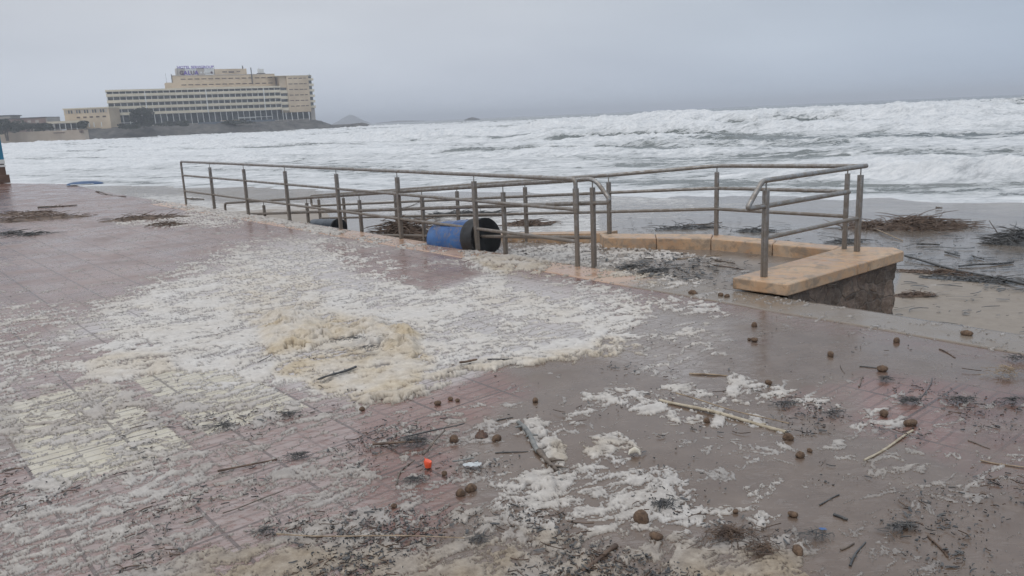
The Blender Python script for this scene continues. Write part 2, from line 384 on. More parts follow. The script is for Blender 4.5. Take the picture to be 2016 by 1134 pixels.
def sea_mat():
    m, t, b = newmat('surf'); f = attr(t, 'foam'); fr = attr(t, 'far')
    ps = pos(t, (1, 1.9, 1), (0, 0, math.radians(34)))
    n1 = noise(t, 0.55, 9, 0.70, ps, 0.9); n2 = noise(t, 3.5, 6, 0.7, ps, 0.4); n3 = noise(t, 0.05, 3, 0.5, ps)
    x = mth(t, 'ADD', f, mth(t, 'MULTIPLY_ADD', n1.outputs[0], 1.7, -0.85)); x = mth(t, 'ADD', x, mth(t, 'MULTIPLY_ADD', n2.outputs[0], 0.5, -0.25))
    fm = ramp(t, [(0.38, 0), (0.52, 0.72), (0.85, 1)], x).outputs[0]
    water = ramp(t, [(0.3, (0.085, 0.100, 0.100)), (0.7, (0.135, 0.145, 0.135))], n3.outputs[0]).outputs[0]
    foam = ramp(t, [(0.34, (0.34, 0.355, 0.375)), (0.48, (0.56, 0.57, 0.585)), (0.62, (0.72, 0.72, 0.725))], mth(t, 'MULTIPLY_ADD', n2.outputs[0], 0.5, mth(t, 'MULTIPLY', n1.outputs[0], 0.5))).outputs[0]
    col = mixc(t, fm, water, foam); t.links.new(col, b.inputs['Base Color'])
    t.links.new(mth(t, 'MULTIPLY_ADD', fm, 0.42, 0.20), b.inputs['Roughness']); b.inputs['IOR'].default_value = 1.33
    h = mth(t, 'ADD', mth(t, 'MULTIPLY', n1.outputs[0], 1.0), mth(t, 'MULTIPLY', n2.outputs[0], 0.35)); bump(t, b, h, 0.6, 0.35)
    return m

M = {}
M['paving'] = pavement_mat(); M['foam'] = foam_mat(); M['beach'] = beach_mat(); M['sea'] = sea_mat()
def steel_mat():
    m, t, b = newmat('steel'); p = pos(t); g = N(t, 'ShaderNodeNewGeometry'); s = N(t, 'ShaderNodeSeparateXYZ'); t.links.new(g.outputs['Position'], s.inputs[0])
    n = noise(t, 14, 6, 0.7, p); n2 = noise(t, 60, 4, 0.7, p)
    # spray and sand cling to the lower bars, the handrails stay cleaner
    low = ramp(t, [(0.0, 0.42), (0.55, 0.20), (1.0, -0.06)], s.outputs['Z']).outputs[0]
    d = ramp(t, [(0.40, 0), (0.66, 1)], mth(t, 'ADD', mth(t, 'MULTIPLY', low, 0.5), n.outputs[0])).outputs[0]
    col = mixc(t, mth(t, 'MULTIPLY', d, 0.85), (0.32, 0.31, 0.30), (0.16, 0.128, 0.10)); t.links.new(col, b.inputs['Base Color'])
    t.links.new(mth(t, 'MULTIPLY_ADD', d, -0.65, 0.88), b.inputs['Metallic']); t.links.new(mth(t, 'MULTIPLY_ADD', d, 0.3, 0.26), b.inputs['Roughness'])
    bump(t, b, n2.outputs[0], 0.2, 0.002); return m
M['steel'] = steel_mat()
def stone_mat():
    m, t, b = newmat('sandstone'); p = pos(t); n = noise(t, 3.2, 6, 0.65, p); n2 = noise(t, 40, 5, 0.75, p); n3 = noise(t, 9, 4, 0.6, p, 1.0)
    c = ramp(t, [(0.28, (0.36, 0.205, 0.115)), (0.5, (0.46, 0.295, 0.175)), (0.72, (0.47, 0.36, 0.26))], n.outputs[0]).outputs[0]
    c = mixc(t, ramp(t, [(0.46, 0), (0.66, 0.75)], n3.outputs[0]).outputs[0], c, (0.30, 0.245, 0.195))
    c = mixc(t, ramp(t, [(0.52, 0), (0.60, 0.7)], noise(t, 5.5, 8, 0.72, p, 0.6).outputs[0]).outputs[0], c, (0.20, 0.155, 0.115))
    v = N(t, 'ShaderNodeTexVoronoi'); v.inputs['Scale'].default_value = 55; t.links.new(p, v.inputs[0])
    pit = mth(t, 'MULTIPLY', mth(t, 'LESS_THAN', v.outputs['Distance'], 0.22), mth(t, 'GREATER_THAN', noise(t, 12, 3, 0.6, p).outputs[0], 0.52))
    c = mixc(t, mth(t, 'MULTIPLY', pit, 0.45), c, (0.12, 0.085, 0.06)); t.links.new(c, b.inputs['Base Color'])
    t.links.new(ramp(t, [(0.4, 0.35), (0.6, 0.65)], n.outputs[0]).outputs[0], b.inputs['Roughness'])
    h = mth(t, 'SUBTRACT', n2.outputs[0], mth(t, 'MULTIPLY', pit, 0.6)); bump(t, b, h, 0.5, 0.006); return m
M['stone'] = stone_mat()
M['kerb'] = simple('kerb', (0.33, 0.20, 0.135), (0.42, 0.30, 0.22), 2.5, 0.14, r2=0.4, bmp=0.15, bd=0.004)
M['mud'] = simple('mud', (0.125, 0.100, 0.082), (0.20, 0.165, 0.138), 2.2, 0.20, r2=0.5, bmp=0.3, bd=0.008)
M['concrete'] = simple('concrete', (0.15, 0.13, 0.115), (0.24, 0.21, 0.19), 2.0, 0.45, r2=0.7, bmp=0.3, bd=0.01)
def rubble_mat():
    m, t, b = newmat('rubble'); p = pos(t, (1, 1, 1.3)); v = N(t, 'ShaderNodeTexVoronoi'); v.inputs['Scale'].default_value = 6.0
    dn = noise(t, 5, 4, 0.6, p); dv = mixc(t, 0.12, p, dn.outputs['Color']); t.links.new(dv, v.inputs[0])
    v2 = N(t, 'ShaderNodeTexVoronoi', feature='DISTANCE_TO_EDGE'); v2.inputs['Scale'].default_value = 6.0; t.links.new(dv, v2.inputs[0])
    n = noise(t, 16, 7, 0.72, p)
    c = ramp(t, [(0.25, (0.075, 0.052, 0.040)), (0.5, (0.150, 0.108, 0.083)), (0.75, (0.30, 0.235, 0.185))], n.outputs[0]).outputs[0]
    cell = N(t, 'ShaderNodeSeparateColor'); t.links.new(v.outputs['Color'], cell.inputs[0]); c = mixc(t, 1.0, c, ramp(t, [(0.0, 0.55), (1.0, 1.2)], cell.outputs[0]).outputs[0], 'MULTIPLY')
    rust = ramp(t, [(0.56, 0), (0.70, 0.8)], noise(t, 3.5, 4, 0.6, p).outputs[0]).outputs[0]; c = mixc(t, rust, c, (0.16, 0.085, 0.05))
    lich = ramp(t, [(0.58, 0), (0.70, 0.8)], noise(t, 7, 6, 0.7, p).outputs[0]).outputs[0]; c = mixc(t, lich, c, (0.27, 0.24, 0.21))
    ed = ramp(t, [(0.0, 1), (0.06, 0)], v2.outputs['Distance']).outputs[0]; c = mixc(t, mth(t, 'MULTIPLY', ed, 0.55), c, (0.10, 0.09, 0.08))
    t.links.new(c, b.inputs['Base Color']); b.inputs['Roughness'].default_value = 0.6
    bump(t, b, mth(t, 'ADD', n.outputs[0], mth(t, 'MULTIPLY', ed, -0.4)), 0.9, 0.03); return m
M['rubble'] = rubble_mat()
M['wood'] = simple('driftwood', (0.055, 0.042, 0.034), (0.16, 0.125, 0.098), 22, 0.55, bmp=0.5, bd=0.004, vscale=(1, 1, 1))
M['greywood'] = simple('grey_driftwood', (0.10, 0.105, 0.105), (0.24, 0.235, 0.22), 16, 0.6, bmp=0.6, bd=0.006)
M['weed'] = simple('seaweed', (0.020, 0.022, 0.026), (0.085, 0.080, 0.075), 30, 0.35, bmp=0.2, bd=0.003)
M['brownweed'] = simple('brown_weed', (0.050, 0.030, 0.021), (0.14, 0.090, 0.060), 14, 0.6, bmp=0.3, bd=0.004)
M['straw'] = simple('straw', (0.16, 0.11, 0.07), (0.33, 0.25, 0.17), 14, 0.6, bmp=0.3, bd=0.004)
M['fibre'] = simple('fibre_ball', (0.070, 0.042, 0.027), (0.165, 0.105, 0.066), 60, 0.85, bmp=1.0, bd=0.006)
def drum_mat():
    m, t, b = newmat('blue_plastic'); p = pos(t); n = noise(t, 7, 7, 0.75, p, 0.5); n2 = noise(t, 3, 4, 0.6, p)
    c = ramp(t, [(0.35, (0.015, 0.065, 0.21)), (0.65, (0.032, 0.125, 0.33))], n2.outputs[0]).outputs[0]
    d = ramp(t, [(0.50, 0), (0.62, 0.65)], n.outputs[0]).outputs[0]; c = mixc(t, d, c, (0.20, 0.165, 0.135)); t.links.new(c, b.inputs['Base Color'])
    t.links.new(mth(t, 'MULTIPLY_ADD', d, 0.4, 0.35), b.inputs['Roughness']); bump(t, b, n.outputs[0], 0.2, 0.004); return m
M['bluedrum'] = drum_mat()
M['navy'] = simple('navy_plastic', (0.010, 0.018, 0.032), (0.025, 0.04, 0.06), 6, 0.4, bmp=0.1)
M['blackplastic'] = simple('black_plastic', (0.008, 0.008, 0.009), (0.025, 0.025, 0.026), 9, 0.4, r2=0.6, bmp=0.15, bd=0.003)
M['orange'] = simple('orange_plastic', (0.75, 0.085, 0.03), (0.85, 0.14, 0.06), 20, 0.4, bmp=0.1)
M['paleplastic'] = simple('pale_plastic', (0.34, 0.36, 0.37), (0.5, 0.52, 0.53), 30, 0.25, bmp=0.6, bd=0.004)
M['leaf'] = simple('dead_leaf', (0.05, 0.028, 0.02), (0.12, 0.06, 0.035), 40, 0.5, bmp=0.5, bd=0.003)
M['shell'] = simple('shell', (0.42, 0.37, 0.29), (0.62, 0.58, 0.5), 30, 0.5, bmp=0.3, bd=0.003)
M['planks'] = simple('foamy_stick', (0.28, 0.23, 0.16), (0.44, 0.38, 0.29), 24, 0.6, bmp=0.7, bd=0.006)
M['cream'] = simple('cream_render', (0.54, 0.48, 0.37), (0.64, 0.57, 0.45), 0.25, 0.8, bmp=0)
M['tan'] = simple('tan_render', (0.44, 0.35, 0.25), (0.58, 0.47, 0.34), 0.12, 0.8, bmp=0)
M['greyrender'] = simple('grey_render', (0.36, 0.33, 0.30), (0.46, 0.42, 0.38), 0.15, 0.8, bmp=0)
M['brownrender'] = simple('brown_render', (0.19, 0.125, 0.105), (0.30, 0.21, 0.18), 0.15, 0.8, bmp=0)
M['glass'] = simple('dark_glass', (0.045, 0.055, 0.060), (0.12, 0.13, 0.135), 0.35, 0.25, bmp=0, lo=0.4, hi=0.6)
M['slit'] = simple('slit_shadow', (0.07, 0.045, 0.035), (0.12, 0.08, 0.06), 0.5, 0.6, bmp=0)
M['darkmetal'] = simple('dark_metal', (0.05, 0.05, 0.055), (0.10, 0.10, 0.10), 1, 0.5, bmp=0)
M['whitepaint'] = simple('white_paint', (0.55, 0.55, 0.54), (0.66, 0.66, 0.64), 0.6, 0.6, bmp=0)
M['purple'] = simple('purple_letters', (0.09, 0.04, 0.32), (0.12, 0.055, 0.38), 1, 0.5, bmp=0)
M['darkletter'] = simple('dark_letters', (0.06, 0.025, 0.05), (0.09, 0.035, 0.08), 1, 0.5, bmp=0)
M['rock'] = simple('dark_rock', (0.040, 0.040, 0.042), (0.115, 0.108, 0.10), 0.22, 0.8, bmp=0.8, bd=0.6, detail=8)
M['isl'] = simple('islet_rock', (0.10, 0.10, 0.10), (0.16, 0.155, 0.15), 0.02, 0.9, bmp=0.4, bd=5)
M['leafgreen'] = simple('dark_foliage', (0.028, 0.034, 0.026), (0.060, 0.066, 0.050), 0.5, 0.7, bmp=0)
M['trunk'] = simple('trunk', (0.08, 0.065, 0.055), (0.13, 0.11, 0.095), 1.0, 0.8, bmp=0)
M['seawall'] = simple('seawall_render', (0.34, 0.27, 0.21), (0.46, 0.385, 0.31), 0.12, 0.8, bmp=0.2, bd=0.1)
M['tealpaint'] = simple('teal_paint', (0.02, 0.14, 0.24), (0.035, 0.20, 0.32), 3, 0.45, bmp=0.1)
M['brownbase'] = simple('brown_base', (0.085, 0.048, 0.034), (0.14, 0.085, 0.06), 4, 0.5, bmp=0.3)

# ------------------------------------------------------------------ promenade
def promenade():
    xs = np.concatenate([np.arange(-900, -120, 12), np.arange(-120, 2140, 3.5), np.arange(2140, 2900, 12)])
    ys = np.concatenate([np.arange(352, 560, 2.0), np.arange(560, 1200, 4.0), np.arange(1200, 1800, 24)])
    PX, PY = np.meshgrid(xs, ys)
    d = F[None, None] * FPX + R[None, None] * (PX[..., None] - 1008) - U[None, None] * (PY[..., None] - 567)
    t = (0 - EYE) / d[..., 2]; X = d[..., 0] * t; Y = d[..., 1] * t
    s, off = so(X, Y)
    # clip to the edge line; past its far end the edge turns along the seafront
    far = G(0, 360.5)[1]
    keep = (off > 0.0) & (Y < far + 0.15 * (-19 - X) * (X < -19)) & (s < 19.7 + 0.0 * s)
    sand = Layout(-300, 2400, 340, 1200, 8, 0.10)
    sand.put([(900, 640), (1250, 640), (1330, 560), (1600, 600), (2300, 700), (2300, 800), (1700, 740), (1500, 800), (1150, 800), (1000, 745)], 0.85, 90)
    sand.put([(1050, 760), (1500, 780), (2300, 1050), (2300, 1300), (700, 1300), (900, 1000), (900, 860)], 0.88, 120)
    sand.put([(1850, 780), (2400, 780), (2400, 1050), (1900, 960)], 0.60, 90)
    sand.put([(1520, 780), (1700, 770), (1700, 850), (1560, 840)], 0.55, 50)
    sand.put([(1250, 590), (2300, 780), (2300, 700), (1180, 560)], 0.55, 40)
    sand.put([(0, 780), (30, 790), (60, 900), (-200, 900), (-200, 780)], 0.62, 40)
    film = Layout(-300, 2400, 340, 1200, 8, 0.3)
    film.put([(-300, 400), (300, 440), (560, 470), (420, 560), (160, 640), (-300, 690)], 0.42, 40)
    film.put([(200, 620), (600, 460), (900, 520), (1250, 590), (1200, 700), (700, 790), (200, 760), (0, 700)], 1.0, 70)
    film.put([(600, 470), (800, 500), (960, 535), (850, 575), (700, 540)], 0.35, 30)
    film.put([(900, 760), (1000, 715), (1200, 695), (1260, 680), (1330, 760), (1100, 800)], 0.15, 30)
    film.put([(-300, 700), (260, 660), (700, 800), (760, 1200), (-300, 1200)], 0.50, 60)
    film.put([(1200, 580), (1450, 640), (1350, 760), (1150, 700)], 0.5, 50)
    film.put([(1500, 870), (2300, 860), (2300, 1300), (1450, 1300)], 0.20, 80)
    film.put([(1000, 790), (1500, 790), (1450, 1040), (1000, 1040)], 0.12, 60)
    film.put([(1500, 640), (2300, 700), (2300, 850), (1500, 760)], 0.12, 60)
    sa = sand(PX, PY); fi = film(PX, PY)
    be = np.zeros_like(X)
    for (o0, o1, s0, s1) in ((4.14, 4.74, -1.82, -0.38), (4.86, 5.56, -1.92, -0.30)):
        be = np.maximum(be, ((off > o0) & (off < o1) & (s > s0) & (s < s1)) * 1.0)
    k = keep.copy(); k[1:] &= keep[:-1]; k[:, 1:] &= k[:, :-1]
    Z = 0 * X
    h, wd = X.shape
    # faces wholly on land only
    o = grid_mesh('promenade', X, Y, Z, M['paving'], keep=None, attrs={'sand': sa, 'film': fi, 'beige': be})
    me = o.data
    import bmesh
    bm = bmesh.new(); bm.from_mesh(me); kv = keep.reshape(-1)
    bm.verts.ensure_lookup_table()
    bmesh.ops.delete(bm, geom=[v for v, q in zip(bm.verts, kv) if not q], context='VERTS')
    bm.to_mesh(me); bm.free()
    tag(o, kind='structure')
    # the body of the promenade under the paving, with its sea wall
    c = G(200, 377); e1 = G(140, 362.5); e2 = G(0, 360.5); far_l = np.array([-60, e2[1] + 4, 0])
    poly = [P(-60, 0), P(0, 0), c, e1, e2, far_l, (-90, 20, 0), (-90, -70, 0), (40, -70, 0)]
    mb = MB().prism([(p[0], p[1]) for p in poly][::-1], -2.2, -0.004)
    b = mb.build('promenade_base', M['paving'], smooth=False); tag(b, kind='structure')
promenade()

# paler kerb along the edge
def kerb():
    ss = np.arange(-9, 13.6, 0.1); oo = np.array([-0.035, -0.03, 0.0, 0.1, 0.25, 0.40, 0.43, 0.435])
    S, O = np.meshgrid(ss, oo, indexing='ij')
    wob = 0.03 * fbm(S * 1.3, O * 0 + 2, 3, 5); width = np.where(O > 0.3, wob, 0)
    Z = 0.006 + 0.003 * gnoise(S * 2, O * 5, 4); Z[:, 0] = -0.25; Z[:, -1] = -0.01
    X = B0[0] + S * D2[0] + (O + width) * N2[0]; Y = B0[1] + S * D2[1] + (O + width) * N2[1]
    m, t, b = newmat('kerb_stone'); g = N(t, 'ShaderNodeNewGeometry')
    n = noise(t, 2.5, 5, 0.6, g.outputs['Position']); a = attr(t, 'grit')
    c = ramp(t, [(0.3, (0.36, 0.215, 0.145)), (0.7, (0.44, 0.315, 0.235))], n.outputs[0]).outputs[0]
    k = ramp(t, [(0.3, 0), (0.7, 1)], mth(t, 'ADD', a, mth(t, 'MULTIPLY_ADD', n.outputs[0], 0.6, -0.3))).outputs[0]
    c = mixc(t, k, c, (0.185, 0.150, 0.120)); t.links.new(c, b.inputs['Base Color'])
    t.links.new(ramp(t, [(0.35, 0.12), (0.65, 0.42)], n.outputs[0]).outputs[0], b.inputs['Roughness'])
    bump(t, b, noise(t, 30, 5, 0.7, g.outputs['Position']).outputs[0], 0.25, 0.005)
    grit = 1 - sstep(-1.6, -0.5, S)
    tag(grid_mesh('kerb_strip', X, Y, Z, m, attrs={'grit': grit}), kind='structure')
kerb()

# ------------------------------------------------------------------ beach
def beach():
    r = np.concatenate([np.arange(3.5, 12, 0.05), np.arange(12, 60, 0.12), np.arange(60, 420, 4.0)])
    a = np.radians(np.arange(-80, 80, 0.16))
    Rr, A = np.meshgrid(r, a, indexing='ij'); X = Rr * np.sin(A); Y = Rr * np.cos(A)
    s, off = so(X, Y); u = 0.56 * X + 0.83 * Y; v = 0.83 * X - 0.56 * Y
    Z = beach_z(X, Y) + 0.03 * fbm(X * 0.35, Y * 0.35, 3, 11) - 0.01
    # photographed outline of wash and foam, read back on the sand
    vx = X; vy = Y; vz = Z - EYE
    den = vx * F[0] + vy * F[1] + vz * F[2]; den = np.where(den < 0.1, 0.1, den)
    PX = 1008 + FPX * (vx * R[0] + vy * R[1] + vz * R[2]) / den; PY = 567 - FPX * (vx * U[0] + vy * U[1] + vz * U[2]) / den
    fo = Layout(-400, 2500, 330, 760, 6, 0.02)
    fo.put([(-400, 330), (340, 330), (420, 372), (300, 372), (100, 366), (-400, 366)], 0.55, 20)
    fo.put([(230, 384), (360, 380), (430, 396), (660, 398), (1180, 388), (1180, 455), (1000, 455), (760, 410), (430, 420)], 0.52, 20)
    fo.put([(180, 366), (330, 366), (345, 384), (200, 378)], 0.2, 10)
    fo.put([(640, 395), (1300, 384), (1420, 398), (1180, 425), (760, 425)], 0.46, 16)
    fo.put([(980, 450), (1180, 440), (1230, 530), (1000, 500)], 0.55, 20)
    fo.put([(1180, 400), (1560, 398), (1480, 420), (1200, 440)], 0.30, 20)
    fo.put([(1580, 408), (2300, 418), (2300, 426), (1580, 412)], 0.25, 8)
    dr = Layout(-400, 2500, 330, 760, 8, 0.0)
    dr.put([(1775, 530), (1900, 545), (2300, 640), (2300, 760), (1700, 760)], 1.0, 40)
    dr.put([(430, 400), (640, 405), (660, 450), (430, 430)], 0.8, 10)
    o = grid_mesh('beach', X, Y, Z, M['beach'], keep=(off < 0.3) | (s > 13.4) | (u > 22), attrs={'foam': fo(PX, PY), 'dry': dr(PX, PY)})
    tag(o, kind='structure')
beach()

# ------------------------------------------------------------------ sea
def sea():
    r = [20.0]
    while r[-1] < 7000: r.append(r[-1] + min(max(r[-1] ** 2 / 5200, 0.10), 0.10 + 0.0045 * r[-1] + max(0, r[-1] - 500) * 0.02))
    r = np.array(r); a = np.radians(np.concatenate([np.arange(-62, -36, 0.5), np.arange(-36, 36.5, 0.075), np.arange(36.5, 62, 0.5)]))
    Rr, A = np.meshgrid(r, a, indexing='ij'); X = Rr * np.sin(A); Y = Rr * np.cos(A)
    u = 0.56 * X + 0.83 * Y; v = 0.83 * X - 0.56 * Y
    h = np.zeros_like(X); foam = np.zeros_like(X); face = np.zeros_like(X); dip = np.zeros_like(X)
    amp_l = 0.40 + 0.60 * sstep(-150, -25, v)
    rows = [(27.5, 0.10, 0.5, 2.5), (31.5, 0.80, 0.8, 3.0), (38, 0.35, 1.2, 3.0), (47, 0.55, 1.5, 4), (57, 0.60, 1.8, 5), (68, 0.55, 2.0, 5), (80, 1.75, 3.0, 6),
            (93, 1.7, 3.5, 7), (108, 2.7, 4.0, 8), (126, 2.2, 4, 9), (150, 2.9, 5, 10), (180, 2.4, 6, 12), (215, 1.9, 7, 14), (260, 1.5, 8, 16), (320, 1.7, 9, 18), (400, 1.4, 10, 20)]
    for i, (ui, Ai, Lf, Lb) in enumerate(rows):
        wob = (2.0 + ui * 0.05) * fbm(v / (18 + ui * 0.35), u * 0 + i * 3.7, 3, 40 + i)
        t = u + wob - ui
        am = Ai * np.clip(0.55 + 1.1 * fbm(v / (9 + ui * 0.16) + i * 11, u / 60, 3, 80 + i), 0.05, 1.4)
        if i == 1: am = 0.85 * np.clip(0.8 + 0.5 * fbm(v / 5, u / 30, 2, 81), 0.3, 1.2) * sstep(-16, 0, v)
        if i == 8: am = am * 0.65 + 2.0 * sstep(-80, -55, v) * (1 - sstep(-22, -6, v)) * (0.8 + 0.5 * fbm(v / 6, u / 30, 2, 83))
        pr = np.where(t < 0, np.exp(-(t / Lf) ** 2), np.exp(-(t / Lb) ** 2)); h += am * amp_l * pr
        fr = np.exp(-((t + 0.2 * Lf) / (1.4 * Lf)) ** 2) * np.clip(am / Ai, 0, 1.2)
        face = np.maximum(face, fr)
        if i > 1: dip = np.maximum(dip, np.exp(-((t + 2.6 * Lf) / (1.3 * Lf)) ** 2) * np.clip(am / Ai, 0, 1.2))
    un = u / 1.0
    lump = billow(X / 2.2, Y / 2.2, 4, 7, 0.6); lump2 = billow(X / 0.55, Y / 0.55, 2, 9, 0.6)
    chop = fbm(v / 7, u / 3.0, 4, 21)
    sc = np.clip((u - 23.5) / 8, 0.05, 1)
    h += sc * (0.55 * face * (lump - 0.25) * np.clip(u / 45, 0.8, 3.2) + 0.22 * chop * np.clip(u / 50, 0.4, 2.5) + 0.10 * (lump2 - 0.2) * face)
    # how much foam covers the water
    streak = fbm(v / 22, u / 7, 4, 33)
    patch = fbm(v / 45, u / 14, 3, 55)
    f = 0.56 + 0.5 * face + 0.50 * streak - 0.26 * dip * sstep(60, 90, u) * (1 - face)
    f -= 0.62 * sstep(0.05, 0.33, patch) * sstep(40, 62, u) * (1 - 0.6 * face)
    f -= 0.34 * (1 - sstep(28.6, 30.6, u + 1.0 * streak)) * sstep(-25, 0, v) * sstep(25.6, 26.6, u)
    f -= 0.62 * sstep(118, 165, u) * (1 - 0.5 * face) * sstep(-100, 30, v)
    f -= 0.55 * sstep(300, 700, u)
    f += 0.25 * (1 - sstep(24.6, 25.6, u)) + 0.30 * (1 - sstep(-110, -30, v)) * (1 - sstep(140, 500, u))
    f = np.clip(f, 0, 1.3)
    h += 0.38 * face * fbm(v / 2.6, u / 5, 3, 88) * np.clip((u - 40) / 40, 0, 2)
    h += 0.16 * sc * (billow(X / 1.1, Y / 1.1, 3, 17, 0.6) - 0.25) * (0.4 + face)
    h = np.where(h > 0, 3.4 * np.tanh(h / 3.4), h)
    Z = SEA_Z + h * np.clip((u - 23.8) / 3, 0.05, 1) + 0.02 * np.clip(25.5 - u, 0, 1) + 0.045 * fbm(v / 5, u / 9, 3, 99) * (1 - sstep(26, 30, u))
    tag(grid_mesh('sea', X, Y, Z, M['sea'], keep=u > 22.0, attrs={'foam': f, 'far': sstep(100, 400, u)}), kind='structure')
sea()

# ------------------------------------------------------------------ landing and ramp
def pieces():
    inner = [G(1190, 468, .13), G(1400, 470, .13), G(1642, 491, .13)]
    outer = [G(1180, 459.5, .13), G(1405, 460.5, .13), G(1656, 484, .13)]
    a, b, c, dd = G(1442, 546, .13), G(1551, 560, .13), G(1780, 494, .13), G(1761, 487, .13)
    pl = [P(0.75, 0.0), P(-1.56, 0.0), a * .6 + b * .4 - (0, 0.08, 0), a * .55 + b * .45 + (c - b) * .2, inner[2] * 0.75 + c * .25, outer[1] * .5 + inner[1] * .5, P(0.75, -1.46)]
    MB().prism([(p[0], p[1]) for p in pl][::-1], -1.0, -0.003).build('landing', M['mud'], smooth=False)
    tag(bpy.data.objects['landing'], kind='structure')
    q = [P(0.75, -0.03, 0.0), P(12, -0.03, -0.9), P(12, -1.46, -0.9), P(0.75, -1.46, 0.0)]
    mb = MB(); vs = [tuple(p) for p in q] + [(p[0], p[1], -1.5) for p in q]
    mb.add(vs, [(0, 1, 2, 3), (0, 4, 5, 1), (1, 5, 6, 2), (2, 6, 7, 3), (3, 7, 4, 0)]); tag(mb.build('ramp', M['mud'], smooth=False), kind='structure')
    wall = empty('stone_parapet', (a + b) / 2 - np.array([0, 0, .13]))
    tag(wall, 'low L-shaped sandstone parapet on dark rubble beside the ramp landing', 'parapet')
    def cop(quad, mat=M['stone'], z0=0.022, z1=0.13):
        mb = MB().prism([(p[0], p[1]) for p in quad], z0, z1); mb.build('coping_stone', mat, wall, bevel=0.012)
    lerp = lambda p, q, k: p * (1 - k) + q * k
    def gap(p, q, k0, k1): return lerp(p, q, k0), lerp(p, q, k1)
    # right arm: from the front end a-b to the corner c-dd
    far_i = inner[2] + (inner[2] - a) / np.linalg.norm(inner[2] - a) * 0.02
    a2 = lerp(a, inner[2], 1.0)
    L1, R1 = lerp(a, a2, 0.66), lerp(b, c, 0.56)
    cop([a, b, R1, L1])
    L1b, R1b = lerp(a, a2, 0.665), lerp(b, c, 0.563)
    cop([L1b, R1b, lerp(b, c, .655), lerp(a, a2, .76)])
    cop([lerp(a, a2, .765), lerp(b, c, .658), c, dd, outer[2], inner[2]])
    # sea side, four stones
    e = 0.004
    for (i0, i1, o0, o1, ks) in ((inner[2], inner[1], outer[2], outer[1], [0, .47, 1]), (inner[1], inner[0], outer[1], outer[0], [0, .5, 1])):
        for k0, k1 in zip(ks[:-1], ks[1:]):
            k0 += 0.004; cop([lerp(i0, i1, k0), lerp(o0, o1, k0), lerp(o0, o1, k1), lerp(i0, i1, k1)], z0=-0.02)
    # a low continuation of the kerb down the ramp's seaward side
    qs = [P(s, -1.50 + w, 0) for s, w in ((0.85, -.12), (8.9, -.12), (8.9, .16), (0.85, .16))]
    mb = MB(); zt = [0.13, -0.62, -0.62, 0.13]; vs = [(p[0], p[1], z) for p, z in zip(qs, zt)] + [(p[0], p[1], -1.3) for p in qs]
    mb.add(vs, [(0, 1, 2, 3), (0, 4, 5, 1), (1, 5, 6, 2), (2, 6, 7, 3), (3, 7, 4, 0)]); mb.build('ramp_kerb', M['stone'], wall, smooth=False)
    # rubble under the coping
    ctr = (a + c) / 2
    loop = [a, b, c, dd, outer[2], outer[1], outer[0], inner[0], inner[1], inner[2]]
    def shrink(p, qd): return p
    face = [(b, c, 26), (c, dd, 4), (dd, outer[2], 8), (outer[2], outer[1], 14), (outer[1], outer[0], 10)]
    base_c = np.array([3.0, 8.2, 0])
    pts = []
    for p, q, n in face:
        for k in range(n): pts.append(lerp(p, q, k / n))
    pts.append(outer[0]); pts = np.array(pts)
    dirn = pts - base_c; dirn[:, 2] = 0; dirn /= np.linalg.norm(dirn, axis=1)[:, None]
    pts = pts - dirn * 0.055
    # resample the front face finely for a rough stone face
    dense = []
    for p, q in zip(pts[:-1], pts[1:]):
        m_ = max(2, int(np.linalg.norm(q - p) / 0.02))
        for k in range(m_): dense.append(lerp(p, q, k / m_))
    dense = np.array(dense); nz = 46; zs = np.linspace(0.022, -1.05, nz)
    acc = np.concatenate([[0], np.cumsum(np.linalg.norm(np.diff(dense, axis=0), axis=1))])
    A, Zg = np.meshgrid(acc, zs, indexing='ij'); dn = dense - base_c; dn[:, 2] = 0; dn /= np.linalg.norm(dn, axis=1)[:, None]
    rough = 0.05 * billow(A * 3.2, Zg * 4.0, 3, 3) + 0.012 * fbm(A * 16, Zg * 16, 3, 8) + 0.02 * sstep(0, 1, -Zg) - 0.035
    rough[:, 0] = -0.02
    X = dense[:, 0][:, None] + dn[:, 0][:, None] * rough; Y = dense[:, 1][:, None] + dn[:, 1][:, None] * rough
    g = grid_mesh('rubble_base', X, Y, Zg, M['rubble']); g.parent = wall; g.matrix_parent_inverse = Matrix.Translation(-wall.location)
    return wall
pieces()

# ------------------------------------------------------------------ railings
RT, RB = 0.024, 0.020
def post(root, x, y, z0, ztop, w=0.046, pin=0.055, axis=(1, 0), flange=True, lean=0):
    mb = MB(); ax = np.array([[axis[0], axis[1], 0], [-axis[1], axis[0], 0], [0, 0, 1]], float)
    zt = ztop - RT - pin
    # two flat bars with a slot between them, as on the real posts
    for k in (-1, 1):
        c = np.array([x, y, (z0 + zt) / 2]) + ax[1] * k * w * 0.27
        mb.box(c, (w, w * 0.5, zt - z0), ax)
    mb.box((x, y, (z0 + zt) / 2), (w * 0.8, w * 0.16, zt - z0 - 0.02), ax)
    if pin: mb.tube([(x, y, zt - 0.02), (x, y, ztop - RT * 0.5)], 0.007, 8)
    p = mb.build('post', M['steel'], root, bevel=0.004)
    if flange:
        f = MB(); f.tube([(x, y, z0 - 0.002), (x, y, z0 + 0.010)], 0.062, 20); fo = f.build('base_plate', M['steel'], root, ang=30)
        fo.parent = p; fo.matrix_parent_inverse = p.matrix_parent_inverse
    return p
def bar(root, pts, r, name):
    return MB().tube(pts, r, 14).build(name, M['steel'], root, ang=50)

